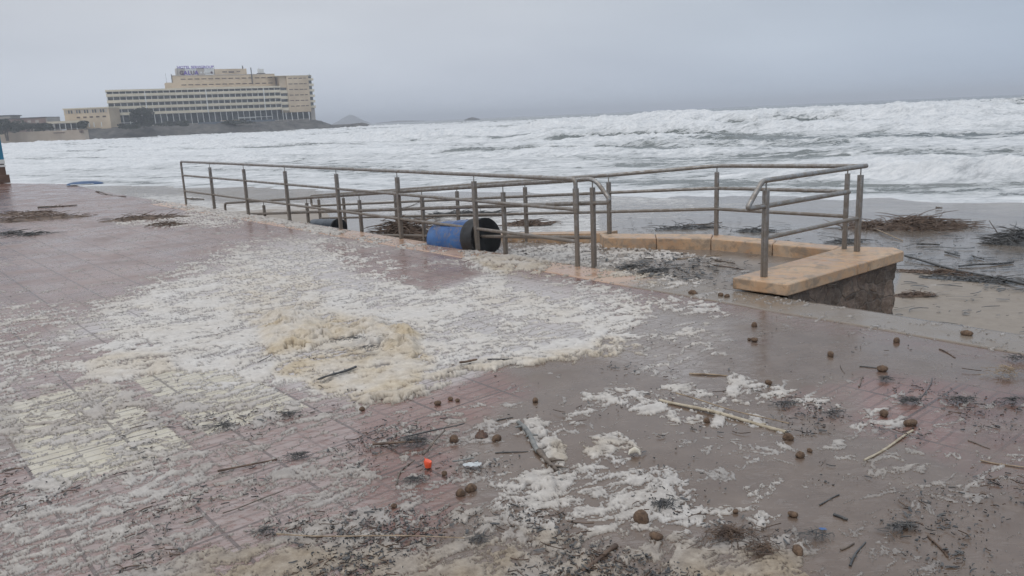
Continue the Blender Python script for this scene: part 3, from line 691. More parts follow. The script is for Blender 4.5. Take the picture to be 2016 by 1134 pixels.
def railings():
    # 1 promenade railing along the edge
    r = empty('promenade_railing', P(6, 0)); tag(r, 'long straight steel railing with eight posts along the wet promenade edge', 'railing')
    top = bend([P(12.40, 0, 0.005), P(12.40, 0, 0.965), P(0.05, 0, 0.955), P(0.0, 0, 0.86)], 0.07, 8)
    top = bend([P(12.40, 0, 0.005), P(12.40, 0, 0.975), P(-0.01, 0, 0.960), P(-0.01, 0, 0.80)], 0.06, 8)
    bar(r, top, RT, 'handrail')
    bar(r, [P(12.40, 0, 0.67), P(0.0, 0, 0.63)], RB, 'middle_rail'); bar(r, [P(12.40, 0, 0.315), P(0.0, 0, 0.280)], RB, 'lower_rail')
    for s in (10.68, 8.92, 7.12, 5.28, 3.52, 1.765):
        p = P(s, 0); post(r, p[0], p[1], 0.004, 0.96, axis=tuple(D2), flange=False, w=0.050)
    p = P(-0.01, 0); mb = MB().tube([(p[0], p[1], 0.0), (p[0], p[1], 0.60)], 0.027, 16); mb.tube([(p[0], p[1], 0.60), (p[0], p[1], 0.86)], 0.034, 16)
    pp = mb.build('end_post', M['steel'], r, ang=30)
    for z in (0.60, 0.86):
        c = MB().tube([(p[0], p[1], z - 0.004), (p[0], p[1], z + 0.006)], 0.037, 18).build('collar', M['blackplastic'], r, ang=30)
        c.parent = pp; c.matrix_parent_inverse = pp.matrix_parent_inverse
    # 2 inner ramp handrail
    r = empty('ramp_handrail', P(4, -0.1)); tag(r, 'sloping steel handrail with rounded end going down the ramp beside the promenade edge', 'railing')
    o = -0.10; zt = lambda s: 0.952 - 0.0775 * (s + 0.16); zm = lambda s: 0.700 - 0.0765 * (s + 0.16); zl = lambda s: 0.325 - 0.0790 * (s + 0.16)
    loop = bend([P(10.35, o, -0.55), P(10.35, o, zt(10.35)), P(-0.20, o, zt(-0.2) + .005), P(-0.44, o, zm(-0.3) + 0.01), P(-0.2, o, zm(-0.2)), P(10.3, o, zm(10.3))], 0.10, 8)
    i0 = len(loop); bar(r, loop, RT, 'handrail'); bar(r, [P(-0.16, o, zl(-0.16)), P(9.6, o, zl(9.6))], RB, 'lower_rail')
    for s in (-0.164, 1.33, 3.08, 4.80, 6.6, 8.4):
        p = P(s, o); z0 = ramp_z(s); pst = post(r, p[0], p[1], min(z0, 0) - 0.02, zt(s), axis=tuple(D2), flange=False, w=0.044, pin=0.06)
        hk = MB(); q = P(s, o); e = P(s - 0.13, o)
        hk.tube(bend([(q[0], q[1], zm(s) - 0.115), (e[0], e[1], zm(s) - 0.085), (e[0], e[1], zm(s) - 0.01)], 0.03), 0.006, 8)
        h = hk.build('bracket', M['steel'], r); h.parent = pst; h.matrix_parent_inverse = pst.matrix_parent_inverse
    # 3 outer ramp railing, then round the landing to its corner
    r = empty('outer_railing', G(1410, 463, .13)); tag(r, 'long steel railing on the sea side of the ramp, bending round the landing parapet', 'railing')
    o = -1.354; zt = lambda s: 0.930 - 0.0775 * s; zm = lambda s: 0.712 - 0.0765 * s; zl = lambda s: 0.470 - 0.078 * s
    a = P(0.749, o); b_ = G(1410, 463, .13); c_ = G(1662, 490, .13); k_ = G(1700, 327, 1.0)
    c_top = np.array([c_[0], c_[1], 1.0]); corner = k_
    run = bend([P(8.88, o, zt(8.8)), P(0.749, o, zt(0.749)), (b_[0], b_[1], 0.965), tuple(corner)], 0.10)
    loopend = bend([P(8.6, o, zm(8.6)), P(8.95, o, zm(8.9)), P(8.95, o, zt(8.95)), P(8.6, o, zt(8.6))], 0.07)
    bar(r, loopend[:-1] + run[1:], RT, 'handrail')
    zc = 0.665
    bar(r, bend([P(8.6, o, zm(8.6)), P(0.749, o, zm(0.749)), (b_[0], b_[1], 0.70), (c_[0], c_[1], 0.735)], 0.05), RB, 'middle_rail')
    bar(r, bend([P(8.6, o, zl(8.6)), P(0.749, o, zl(0.749)), (b_[0], b_[1], 0.45), (c_[0], c_[1], 0.475)], 0.05), RB, 'lower_rail')
    for s, z0 in ((0.749, .13), (2.34, -.15), (3.95, -.30), (5.75, -.5), (7.6, -.75), (8.62, -.8)):
        p = P(s, o); pst = post(r, p[0], p[1], z0, zt(s), axis=tuple(D2), flange=z0 > 0, w=0.044, pin=0.06)
        if s < 7:
            e = P(s + 0.13, o + 0.0); h = MB().tube(bend([(p[0], p[1], zm(s) - 0.11), (e[0], e[1], zm(s) - 0.10), (e[0], e[1], zm(s) - 0.01)], 0.03), 0.006, 8).build('bracket', M['steel'], r)
            h.parent = pst; h.matrix_parent_inverse = pst.matrix_parent_inverse
    for q, zt_ in ((b_, 0.965), (c_, 0.995)):
        pst = post(r, q[0], q[1], .13, zt_, axis=(0.8, -0.6), w=0.044, pin=0.05)
        e = q + np.array([-0.10, 0.05, 0]); h = MB().tube(bend([(q[0], q[1], 0.59), (e[0], e[1], 0.60), (e[0], e[1], 0.70)], 0.03), 0.006, 8).build('bracket', M['steel'], r)
        h.parent = pst; h.matrix_parent_inverse = pst.matrix_parent_inverse
    # 4 short railing on the near arm of the parapet
    p1 = G(1504, 545, .13); p2 = G(1687, 495, .13); dd = (p2 - p1); dd[2] = 0; dd /= np.linalg.norm(dd)
    r = empty('parapet_railing', p1); tag(r, 'short steel railing with angular looped end standing on the near parapet arm', 'railing')
    Q = lambda s, z: p1 + dd * s + np.array([0, 0, z - .13])
    hr = bend([Q(1.765, 1.0), Q(-0.06, 1.0), Q(-0.285, 0.775), Q(1.44, 0.765)], 0.055, 8); bar(r, hr, 0.0235, 'handrail')
    bar(r, [Q(0.02, 0.482), Q(1.65, 0.478)], RB, 'lower_rail')
    for s in (0.0, 1.66):
        q = Q(s, .13); pst = post(r, q[0], q[1], .13, 1.0, axis=(dd[0], dd[1]), w=0.046, pin=0.06)
        if s == 0:
            e = Q(-0.17, .66); f0 = Q(0, .655); f2 = Q(-0.17, .76)
            h = MB().tube(bend([f0, e, f2], 0.03), 0.006, 8).build('bracket', M['steel'], r); h.parent = pst; h.matrix_parent_inverse = pst.matrix_parent_inverse
        else:
            h = MB().tube([Q(1.66, .65), (c_[0], c_[1], .65)], 0.006, 8).build('bracket', M['steel'], r); h.parent = pst; h.matrix_parent_inverse = pst.matrix_parent_inverse
railings()
# ------------------------------------------------------------------ blown sea foam on the paving
random.seed(5)
DENS = Layout(-400, 2500, 330, 1300, 6, 0.10)
DENS.put([(-400, 330), (2500, 330), (2500, 420), (-400, 420)], 0.06, 10)
DENS.put([(-400, 400), (350, 400), (620, 460), (500, 520), (-400, 560)], 0.10, 30)
DENS.put([(240, 384), (340, 390), (480, 424), (480, 444), (330, 448), (200, 440), (330, 425), (380, 415)], 0.62, 10)   # wash left on the edge
DENS.line([(380, 407), (470, 422), (560, 437), (620, 452), (660, 458)], 0.88, 7, 8)
DENS.line([(700, 468), (860, 492), (960, 512)], 0.40, 5, 8)
DENS.line([(930, 500), (1000, 512), (1040, 520)], 0.80, 12, 10)
DENS.put([(400, 500), (560, 465), (700, 478), (760, 500), (660, 540), (560, 580), (400, 620), (220, 660), (150, 620)], 0.60, 70)
DENS.put([(-400, 560), (200, 560), (150, 640), (-400, 720)], 0.14, 40)
DENS.put([(60, 690), (300, 560), (480, 520), (640, 560), (860, 520), (960, 522), (1130, 556), (1210, 575), (1295, 606), (1240, 660), (1195, 690),
          (1010, 712), (930, 738), (800, 780), (730, 788), (560, 765), (440, 740), (330, 720), (270, 752), (180, 752), (100, 720)], 0.80, 50)
DENS.put([(-50, 600), (150, 600), (230, 660), (120, 740), (-50, 740)], 0.42, 50)
DENS.put([(230, 660), (460, 600), (520, 680), (300, 740), (200, 740)], 0.95, 30)
DENS.put([(620, 560), (780, 540), (900, 560), (900, 640), (760, 640), (600, 610)], 0.88, 40)
DENS.put([(760, 505), (900, 522), (960, 540), (850, 580), (800, 560), (700, 520)], 0.12, 26)
DENS.put([(620, 500), (780, 510), (790, 560), (640, 570)], 0.40, 40)
DENS.put([(1000, 540), (1090, 550), (1180, 572), (1100, 590), (990, 565)], 0.25, 20)
DENS.put([(920, 610), (1000, 610), (1090, 640), (1130, 655), (1010, 680), (930, 650)], 0.45, 20)
DENS.put([(1080, 640), (1160, 630), (1170, 660), (1090, 662)], 0.25, 12)
DENS.put([(1200, 575), (1380, 590), (1420, 620), (1260, 610)], 0.62, 14)
DENS.line([(1200, 588), (1330, 600), (1400, 612), (1480, 640)], 0.55, 10, 12)
DENS.put([(1250, 640), (1400, 640), (1440, 740), (1300, 790), (1150, 700)], 0.30, 50)
DENS.put([(1180, 580), (1225, 590), (1260, 612), (1200, 640)], 0.92, 14)
DENS.put([(1430, 610), (1900, 680), (2400, 720), (2400, 780), (1480, 740)], 0.035, 40)
DENS.put([(820, 760), (1100, 705), (1230, 690), (1300, 760), (1130, 790), (1050, 800), (880, 800)], 0.08, 16)
DENS.put([(-400, 730), (180, 755), (330, 740), (590, 770), (700, 800), (640, 870), (-400, 960)], 0.55, 40)
DENS.put([(-30, 850), (30, 860), (80, 915), (60, 935), (-60, 940)], 0.05, 14)
DENS.put([(270, 745), (330, 730), (360, 770), (280, 800)], 0.18, 20)
DENS.put([(600, 790), (850, 800), (1000, 800), (1060, 860), (860, 900), (640, 860)], 0.30, 40)
DENS.put([(-400, 930), (300, 840), (640, 850), (760, 920), (700, 1040), (300, 1100), (-400, 1300)], 0.50, 50)
DENS.put([(470, 820), (640, 840), (640, 930), (400, 960), (360, 900)], 0.36, 40)
DENS.put([(760, 880), (1010, 880), (1000, 960), (780, 990), (720, 940)], 0.34, 40)
DENS.put([(1130, 800), (1150, 770), (1240, 765), (1340, 800), (1420, 790), (1540, 850), (1470, 840), (1330, 830), (1210, 800)], 0.72, 14)
DENS.put([(1310, 775), (1420, 770), (1440, 800), (1340, 800)], 0.3, 12)
DENS.put([(1440, 740), (1500, 755), (1560, 770), (1500, 800), (1440, 800), (1420, 770)], 0.6, 16)
DENS.put([(1500, 780), (1680, 780), (1620, 810), (1500, 810)], 0.4, 16)
DENS.put([(1030, 830), (1060, 815), (1140, 890), (1150, 905), (1080, 900)], 0.95, 12)
DENS.line([(1090, 850), (1130, 835), (1160, 805)], 0.7, 12, 14)
DENS.put([(1160, 860), (1210, 850), (1260, 890), (1240, 930), (1180, 900)], 0.66, 14)
DENS.put([(1020, 930), (1120, 905), (1260, 920), (1340, 930), (1370, 980), (1340, 1010), (1230, 1040), (1100, 1040), (960, 1010), (980, 960)], 0.90, 24)
DENS.put([(1430, 950), (1530, 945), (1500, 980), (1440, 990)], 0.85, 10)
DENS.put([(1340, 990), (1440, 990), (1520, 1010), (1480, 1040), (1300, 1030)], 0.72, 14)
DENS.put([(1500, 885), (1600, 870), (1670, 880), (1640, 910), (1560, 910)], 0.55, 14)
DENS.put([(1360, 870), (1560, 860), (1700, 880), (1700, 960), (1560, 960)], 0.16, 30)
DENS.put([(1640, 815), (1760, 790), (1780, 830), (1680, 850)], 0.30, 20)
DENS.put([(800, 1000), (1100, 1000), (1300, 1040), (1560, 1060), (1580, 1300), (300, 1300), (420, 1100), (600, 1030)], 0.66, 40)
DENS.put([(420, 1080), (900, 1070), (1000, 1090), (960, 1300), (200, 1300), (220, 1140)], 0.93, 30)
DENS.put([(1320, 1080), (1480, 1080), (1560, 1110), (1560, 1300), (1300, 1300)], 0.93, 26)
DENS.put([(1580, 900), (2500, 860), (2500, 1300), (1600, 1300)], 0.13, 60)
DENS.put([(1700, 930), (1900, 880), (2016, 880), (2016, 960), (1800, 1000)], 0.24, 50)
DENS.put([(1000, 490), (1180, 478), (1400, 492), (1410, 508), (1230, 514), (1180, 526), (1010, 512)], 0.66, 10)
DENS.put([(1180, 520), (1300, 530), (1420, 560), (1300, 566), (1180, 548)], 0.45, 16)
TINT = Layout(-400, 2500, 330, 1300, 8, 0.12)
TINT.put([(500, 630), (560, 600), (660, 620), (740, 625), (820, 680), (850, 740), (760, 790), (620, 780), (560, 740), (520, 690)], 0.85, 40)
TINT.put([(440, 530), (640, 540), (640, 620), (460, 620)], 0.42, 50)
TINT.put([(170, 700), (320, 690), (340, 740), (180, 770)], 0.5, 30)
TINT.line([(720, 790), (850, 765), (930, 742), (1010, 715), (1150, 695), (1200, 682)], 0.70, 14, 24)
TINT.put([(940, 505), (1120, 520), (1210, 545), (1180, 560), (960, 540)], 0.75, 16)
TINT.put([(380, 1090), (900, 1070), (1000, 1100), (1000, 1300), (180, 1300)], 0.85, 60)
TINT.put([(1310, 1070), (1560, 1100), (1560, 1300), (1280, 1300)], 0.85, 40)
TINT.put([(1000, 1040), (1320, 1050), (1320, 1300), (1000, 1300)], 0.5, 40)
TINT.line([(1130, 880), (1240, 895)], 0.6, 8, 20)
TINT.put([(860, 540), (1100, 570), (1150, 640), (900, 600)], 0.22, 40)
TINT.put([(1170, 530), (1300, 535), (1300, 560), (1180, 560)], 0.8, 16)
WET = Layout(-400, 2500, 330, 1300, 8, 0.35)      # how spent and wet the foam is
WET.put([(-400, 790), (300, 760), (640, 800), (1000, 800), (2500, 1000), (2500, 1300), (-400, 1300)], 0.75, 120)
WET.put([(100, 700), (300, 560), (640, 500), (1290, 600), (1240, 700), (760, 790), (200, 750)], 0.05, 60)
WET.put([(1000, 800), (1180, 760), (1560, 740), (1700, 900), (1540, 1040), (1100, 1060), (940, 1000)], 0.28, 60)
WET.put([(-400, 880), (300, 850), (420, 1000), (100, 1130), (-400, 1300)], 0.40, 80)
MOUND = Layout(-400, 2500, 330, 1300, 6, 0.0)     # metres of piled foam
MOUND.put([(515, 650), (545, 618), (600, 612), (620, 640), (700, 650), (735, 625), (775, 640), (812, 680), (800, 708), (740, 690), (660, 672), (600, 678), (540, 690)], 0.075, 30)
MOUND.put([(640, 700), (800, 708), (830, 740), (760, 765), (640, 760)], 0.014, 30)
MOUND.line([(730, 786), (850, 763), (900, 745), (930, 738)], 0.030, 5, 16)
MOUND.line([(930, 738), (1010, 713), (1100, 705), (1190, 686)], 0.018, 4, 14)
MOUND.line([(950, 520), (1010, 514), (1060, 524)], 0.022, 8, 16)
MOUND.put([(975, 645), (1000, 628), (1020, 648)], 0.02, 14)
MOUND.put([(270, 700), (440, 690), (330, 735), (200, 752)], 0.008, 20)
MOUND.put([(1020, 835), (1060, 830), (1140, 895), (1090, 905)], 0.012, 16)
MOUND.put([(1040, 940), (1110, 930), (1130, 960), (1040, 965)], 0.02, 16)

def blown_foam():
    xs = np.concatenate([np.arange(-390, -40, 6), np.arange(-40, 2060, 2.1), np.arange(2060, 2480, 6)])
    ys = np.concatenate([np.arange(372, 480, 1.0), np.arange(480, 700, 1.5), np.arange(700, 1150, 2.1), np.arange(1150, 1290, 5)])
    PX, PY = np.meshgrid(xs, ys)
    d = F[None, None] * FPX + R[None, None] * (PX[..., None] - 1008) - U[None, None] * (PY[..., None] - 567)
    t = (0 - EYE) / d[..., 2]; X = d[..., 0] * t; Y = d[..., 1] * t
    s, off = so(X, Y); land = (s < 3.2) & (off < 0.0) & (off > -1.3) & (s > -1.6)
    zg = np.where(land & (s > 0.75), -0.08 * (s - 0.75), 0.0); X = X * (EYE - zg) / EYE; Y = Y * (EYE - zg) / EYE
    s, off = so(X, Y); dist = np.hypot(X, Y)
    # the wind drove it inland, square to the edge
    al = X * 0.80 + Y * 0.60; ac = -X * 0.60 + Y * 0.80
    wx = 0.16 * fbm(X * 2.5, Y * 2.5, 4, 70); wy = 0.13 * fbm(X * 2.5, Y * 2.5, 4, 71)
    al2 = al + wx; ac2 = ac + wy
    n = 0.20 * fbm(al2 * 1.6, ac2 * 3.0, 2, 1) + 0.32 * fbm(al2 * 5.0, ac2 * 10, 3, 2, 0.6)
    n = n + 0.28 * (0.5 - worley(al2 * 8, ac2 * 17, 3)) + 0.20 * (0.5 - worley(al2 * 19, ac2 * 38, 4)) + 0.18 * fbm(al2 * 24, ac2 * 46, 3, 3, 0.6)
    near = 1 - sstep(3.0, 6.0, dist)
    n = n + near * (0.20 * (0.5 - worley(al2 * 42, ac2 * 72, 6)) + 0.24 * fbm(al2 * 55, ac2 * 95, 3, 15, 0.65))
    n = rank01(n)
    wpx = 16 * fbm(X * 1.6, Y * 1.6, 3, 90) * 8 / np.maximum(dist, 3) * 1.6; wpy = 8 * fbm(X * 1.6, Y * 1.6, 3, 91) * 8 / np.maximum(dist, 3)
    de = DENS(PX + wpx, PY + wpy); ti = TINT(PX + 2.5 * wpx, PY + 2.5 * wpy) * (0.75 + 0.9 * fbm(X * 3, Y * 3, 3, 61)); mo = MOUND(PX + 1.4 * wpx, PY + 1.4 * wpy)
    de = np.clip(de, 0, 1.02) ** 0.80; de = np.clip(de + 0.3 * sstep(0.002, 0.012, mo), 0, 1.02)
    ex = de - n                                                   # > 0 where foam lies
    th = np.clip(ex * 5, 0, 1)
    bub = billow(X * 14, Y * 14, 3, 12, 0.6); bub2 = billow(X * 42, Y * 42, 2, 13, 0.6)
    z = 0.002 + 0.009 * sstep(0, 0.6, ex) * (1 - .35 * near) + th * (0.005 * bub + 0.0016 * bub2) * (1 - .6 * near) + mo * sstep(0, 0.35, ex) * (0.25 + 0.9 * billow(X * 3, Y * 5, 2, 14, 0.5) + 0.55 * billow(X * 9, Y * 12, 2, 18, 0.5)) 
    kerbz = np.where((off > -0.03) & (off < 0.45), 0.010, 0)
    ok = ((off > -0.02) | land) & (s < 15)
    z = np.where(ex > 0, z + kerbz, -0.012) + zg
    o = grid_mesh('blown_foam', X, Y, z, M['foam'], keep=(ex > 0) & ok, attrs={'tint': ti, 'thick': np.clip(ex * 3.0, 0, 1) * (1 - 0.30 * near * np.clip(2.5 * WET(PX, PY), 0, 1)), 'wet': WET(PX, PY)})
    tag(o, kind='stuff')
blown_foam()

# ------------------------------------------------------------------ weed litter: small torn ribbons
def ribbons(name, mat, spots, kind='stuff', lmin=.012, lmax=.06, wmin=.003, wmax=.008, zf=None, lift=0.012, seed=1, orient=None):
    rng = random.Random(seed); mb = MB(); V_, F_ = mb.v, mb.f
    for (x, y) in spots:
        z = (zf(x, y) if zf else 0.0) + rng.random() * lift + 0.002
        L = rng.uniform(lmin, lmax) * rng.choice((0.3, 0.4, 0.6, 1, 1.9)); wd = rng.uniform(wmin, wmax) * rng.choice((.6, 1, 1.5)); a = rng.uniform(0, 2 * math.pi) if orient is None else rng.gauss(orient, 0.5)
        cv = rng.uniform(-2.0, 2.0); n = 4; px, py, pz = x, y, z; b = len(V_); tilt = rng.uniform(-0.5, 0.9)
        for i in range(n + 1):
            k = i / n; ww = wd * (1 - 0.6 * abs(2 * k - 1) ** 2)
            nx, ny = -math.sin(a), math.cos(a)
            V_.append((px - nx * ww, py - ny * ww, pz + 0.003)); V_.append((px + nx * ww, py + ny * ww, pz + 0.003 + ww * tilt)); V_.append((px, py, pz - 0.001))
            px += math.cos(a) * L / n; py += math.sin(a) * L / n; a += cv / n; pz += rng.uniform(-.002, .003)
        for i in range(n):
            q = b + 3 * i
            F_ += [(q, q + 1, q + 4, q + 3), (q + 1, q + 2, q + 5, q + 4), (q + 2, q, q + 3, q + 5)]
    o = mb.build(name, mat, smooth=False)
    if kind: tag(o, kind=kind)
    return o
LIT = Layout(-300, 2400, 360, 1300, 8, 0.05)
LIT.put([(1200, 620), (1440, 640), (1440, 780), (1300, 800), (1160, 700)], 0.40, 40)
LIT.put([(560, 650), (800, 650), (780, 760), (560, 760)], 0.55, 40)
LIT.put([(340, 830), (700, 780), (700, 930), (380, 880)], 0.45, 40)
LIT.put([(560, 850), (1000, 830), (1010, 1000), (700, 1040), (560, 960)], 0.60, 50)
LIT.put([(500, 960), (1600, 1040), (1600, 1300), (400, 1300)], 0.65, 50)
LIT.put([(1240, 980), (1340, 980), (1400, 1080), (1280, 1080)], 0.6, 30)
LIT.put([(1500, 780), (2016, 740), (2016, 860), (1540, 860)], 0.40, 40)
LIT.put([(1600, 860), (2100, 860), (2100, 1200), (1600, 1200)], 0.16, 40)
LIT.put([(-200, 930), (400, 860), (500, 1200), (-200, 1200)], 0.22, 50)
LIT.put([(600, 520), (1200, 560), (1180, 680), (600, 620)], 0.05, 40)
LIT.put([(-200, 400), (450, 430), (640, 470), (400, 500), (-200, 480)], 0.16, 40)
def litter():
    rng = random.Random(3); sp = []; sb = []
    while len(sp) < 3400:
        x = rng.uniform(-60, 2076); y = 400 + (1180 - 400) * rng.random() ** 0.75
        if rng.random() > float(LIT(np.array(x), np.array(y))): continue
        g = G(x, y); s, off = so(g[0], g[1])
        if off < 0.05: continue
        dd = math.hypot(g[0], g[1])
        if rng.random() > min(0.62, 4.2 / dd): continue
        # they come in drifts
        c = gnoise(np.array([g[0] * 2.2]), np.array([g[1] * 2.2]), 77)[0]
        if c < rng.uniform(-0.1, 0.45): continue
        (sp if rng.random() < 0.8 else sb).append((g[0], g[1]))
    ribbons('seaweed_litter', M['weed'], sp, lift=0.010, seed=4, lmin=.005, lmax=.026, wmin=.0014, wmax=.0046)
    ribbons('reed_litter', M['brownweed'], sb, lift=0.014, seed=5, lmin=.01, lmax=.06, wmin=.0008, wmax=.0022)
    # on the beach behind
    sp = []
    BL = Layout(1100, 2400, 400, 760, 8, 0.10)
    BL.put([(1180, 440), (1600, 450), (1700, 490), (1180, 475)], 0.5, 20); BL.put([(1680, 440), (2100, 440), (2100, 570), (1800, 530)], 0.65, 24)
    BL.put([(1790, 520), (2050, 580), (2050, 600), (1900, 560)], 1.0, 14); BL.put([(1800, 600), (2100, 600), (2100, 700), (1800, 660)], 0.08, 20)
    while len(sp) < 900:
        x = rng.uniform(1150, 2100); y = rng.uniform(420, 690)
        if rng.random() > float(BL(np.array(x), np.array(y))): continue
        g = G(x, y, -0.75); g = G(x, y, float(beach_z(g[0], g[1])))
        if so(g[0], g[1])[1] > -0.1: continue
        if 1.0 < g[0] < 4.1 and 6.5 < g[1] < 10.2 and so(g[0], g[1])[1] > -2.4: continue
        sp.append((g[0], g[1]))
    ribbons('beach_wrack', M['weed'], sp, zf=beach_z, lmin=.05, lmax=.22, wmin=.004, wmax=.014, lift=.02, seed=8, orient=0.1)
    # chips and weed on the landing
    sp = []; LL = Layout(1100, 1700, 460, 600, 5, 0.15); LL.put([(1200, 520), (1290, 505), (1420, 520), (1380, 550), (1230, 550)], 1.0, 10); LL.put([(1280, 495), (1440, 495), (1440, 512), (1280, 516)], 0.6, 8)
    while len(sp) < 420:
        x = rng.uniform(1160, 1640); y = rng.uniform(476, 570)
        if rng.random() > float(LL(np.array(x), np.array(y))): continue
        g = G(x, y); s, off = so(g[0], g[1])
        if off > -0.03 or off < -1.25: continue
        sp.append((g[0], g[1]))
    ribbons('landing_litter', M['weed'], sp, lmin=.02, lmax=.09, wmin=.004, wmax=.012, lift=.02, seed=9)
litter()

# ------------------------------------------------------------------ single pieces of flotsam
def bzof(px, py):
    g = G(px, py, -0.8)
    for _ in range(4): g = G(px, py, float(beach_z(g[0], g[1])))
    return g
def stick(a, b, r0, r1, mat, label, name='driftwood_stick', cat='stick', knots=2, seed=0, wob=0.02, group=None, sag=0.0):
    rng = random.Random(seed); a = np.array(a, float); b = np.array(b, float); L = np.linalg.norm(b - a); n = 10; pts = []; rad = []
    w1, w2 = rng.uniform(0, 6), rng.uniform(0, 6); d = (b - a) / L; sd_ = np.array([-d[1], d[0], 0]); sd_ /= np.linalg.norm(sd_) + 1e-9
    for i in range(n + 1):
        k = i / n; pts.append(a + (b - a) * k + sd_ * L * wob * math.sin(w1 + k * 5.0) + np.array([0, 0, 1]) * (L * 0.006 * math.sin(w2 + k * 7)))
        rad.append((r0 * (1 - k) + r1 * k) * rng.uniform(0.85, 1.15))
    mb = MB().tube(pts, rad, 8, squash=0.85)
    for _ in range(knots):
        i = rng.randint(2, n - 2); q = pts[i]; e = q + (sd_ * rng.choice((-1, 1)) + d * rng.uniform(0.3, 1)) * rng.uniform(1.5, 4) * r0 + np.array([0, 0, r0 * rng.uniform(0.2, 1.2)])
        mb.tube([q, (q + e) / 2 + np.array([0, 0, r0 * .2]), e], [rad[i] * .6, rad[i] * .45, rad[i] * .25], 6)
    o = mb.build(name, mat, ang=60); return tag(o, label, cat, group)
def gstick(p0, p1, r0, r1, mat, label, z0=None, z1=None, **k):
    r0 *= .68; r1 *= .68; a = G(*p0); b = G(*p1); a[2] = z0 if z0 is not None else r0 * .9; b[2] = z1 if z1 is not None else r1 * .9
    return stick(a, b, r0, r1, mat, label, **k)
gstick((1022, 834), (1062, 893), .020, .022, M['greywood'], 'thick grey driftwood log end lying in white foam', name='driftwood_log', cat='log', knots=3, seed=2)
gstick((1060, 893), (1098, 930), .026, .013, M['wood'], 'split brown branch continuing from the grey log in the foam', name='driftwood_branch', cat='branch', knots=5, seed=3)
gstick((1096, 925), (1110, 952), .008, .005, M['greywood'], 'thin grey twig below the split branch in the foam', knots=1, seed=4)
gstick((1357, 737), (1432, 741), .010, .009, M['straw'], 'straight pale brown cane with dark end on wet sand right of the foam', knots=0, seed=5, wob=.003)
gstick((1300, 789), (1548, 853), .016, .016, M['planks'], 'long cane coated in yellowish foam ending beside a fibre ball', knots=3, seed=6, wob=.01)
gstick((1330, 785), (1552, 846), .007, .006, M['straw'], 'thin bare cane resting along the foam-coated cane', knots=1, seed=7, z0=.03, z1=.03, wob=.008)
gstick((628, 757), (702, 733), .012, .016, M['weed'], 'short black stick at the lower edge of the yellow foam mound', knots=3, seed=8, z0=.035, z1=.04)
gstick((1702, 909), (1798, 850), .009, .009, M['planks'], 'pale foam-covered cane on bare brown sand at the right', knots=1, seed=9, wob=.006)
gstick((1146, 1128), (1214, 1078), .012, .015, M['brownweed'], 'dark brown broken stick at the bottom edge of the picture', knots=4, seed=10, wob=.01)
gstick((545, 1062), (915, 1070), .005, .004, M['straw'], 'very long thin straw across the yellow foam near the bottom', knots=1, seed=11, z0=.025, z1=.025, wob=.006)
gstick((440, 1018), (560, 1034 - 60), .005, .004, M['wood'], 'thin dark straw in the pink foam left of the bottom middle', knots=1, seed=12, z0=.02, z1=.02)
gstick((430, 935), (545, 905), .010, .007, M['brownweed'], 'reddish brown twig on the pink paving in the lower left', knots=2, seed=13, z0=.02)
gstick((1692, 722), (1728, 725), .007, .005, M['weed'], 'short black twig touching a fibre ball on wet sand', knots=0, seed=14)
gstick((1850, 688), (1882, 705), .007, .004, M['brownweed'], 'small forked brown twig near the promenade edge at the right', knots=3, seed=15)
gstick((1424, 771), (1456, 764), .006, .005, M['weed'], 'thin black twig tip in the white foam beside the pale brown cane', knots=0, seed=16)
gstick((735, 884), (830, 880), .012, .009, M['brownweed'], 'flat brown reed stem at the left of the weed clump above the orange cup', knots=1, seed=17, z0=.03, z1=.03)
gstick((790, 873), (915, 850), .009, .006, M['weed'], 'black reed stem pointing right above the orange cup', knots=2, seed=18, z0=.03, z1=.05)
gstick((832, 902), (878, 868), .009, .007, M['wood'], 'dark stick leaning across the weed clump towards a fibre ball', knots=2, seed=19, z0=.02, z1=.06)
gstick((776, 956), (812, 905), .007, .004, M['wood'], 'bent dark twig below left of the orange cup', knots=2, seed=20, wob=.05)
gstick((975, 893), (1040, 889), .006, .004, M['weed'], 'thin black twig between the orange cup and the driftwood log', knots=2, seed=21)
gstick((978, 829), (1010, 822), .006, .004, M['weed'], 'small dark twig just left of the top of the driftwood log', knots=1, seed=22)
gstick((1672, 1115), (1702, 1068), .007, .005, M['weed'], 'black knobbly twig near the bottom right on brown sand', knots=3, seed=23)
gstick((1828, 1056), (1866, 1098), .006, .006, M['brownweed'], 'jointed brown twig near the bottom right corner', knots=4, seed=24)
gstick((1656, 1084), (1682, 1071), .006, .005, M['wood'], 'short brown twig left of the black knobbly twig', knots=0, seed=25)
gstick((1612, 995), (1652, 975), .005, .004, M['weed'], 'thin twig pointing at a pale foam patch lower right', knots=1, seed=26)
gstick((1642, 1015), (1668, 1025), .010, .008, M['weed'], 'stubby black stick on brown sand lower right', knots=1, seed=27)
gstick((1905, 868), (1950, 884), .005, .003, M['wood'], 'slender dark twig lying on pinkish sand at the right', knots=1, seed=28, wob=.03)
gstick((1930, 908), (2030, 925), .006, .006, M['straw'], 'long straw stem reaching the right edge of the picture', knots=1, seed=29)
gstick((905, 722), (940, 716), .016, .012, M['brownweed'], 'red brown lump of wood in the foam edge at the centre', knots=2, seed=30, z0=.03, z1=.03)
gstick((960, 716), (1010, 712), .010, .007, M['weed'], 'black twig lying on the front lip of the main foam sheet', knots=4, seed=31, z0=.03, z1=.02)
gstick((512, 720), (534, 708), .006, .004, M['weed'], 'tiny black twig left of the yellow foam mound', knots=1, seed=32, z0=.03, z1=.03)
gstick((1310, 512), (1418, 503), .008, .006, M['straw'], 'pale reed lying across the landing behind the front railing', knots=2, seed=33)
gstick((1408, 513), (1446, 520), .016, .012, M['wood'], 'short thick dark stick on the landing near the parapet', knots=3, seed=34)
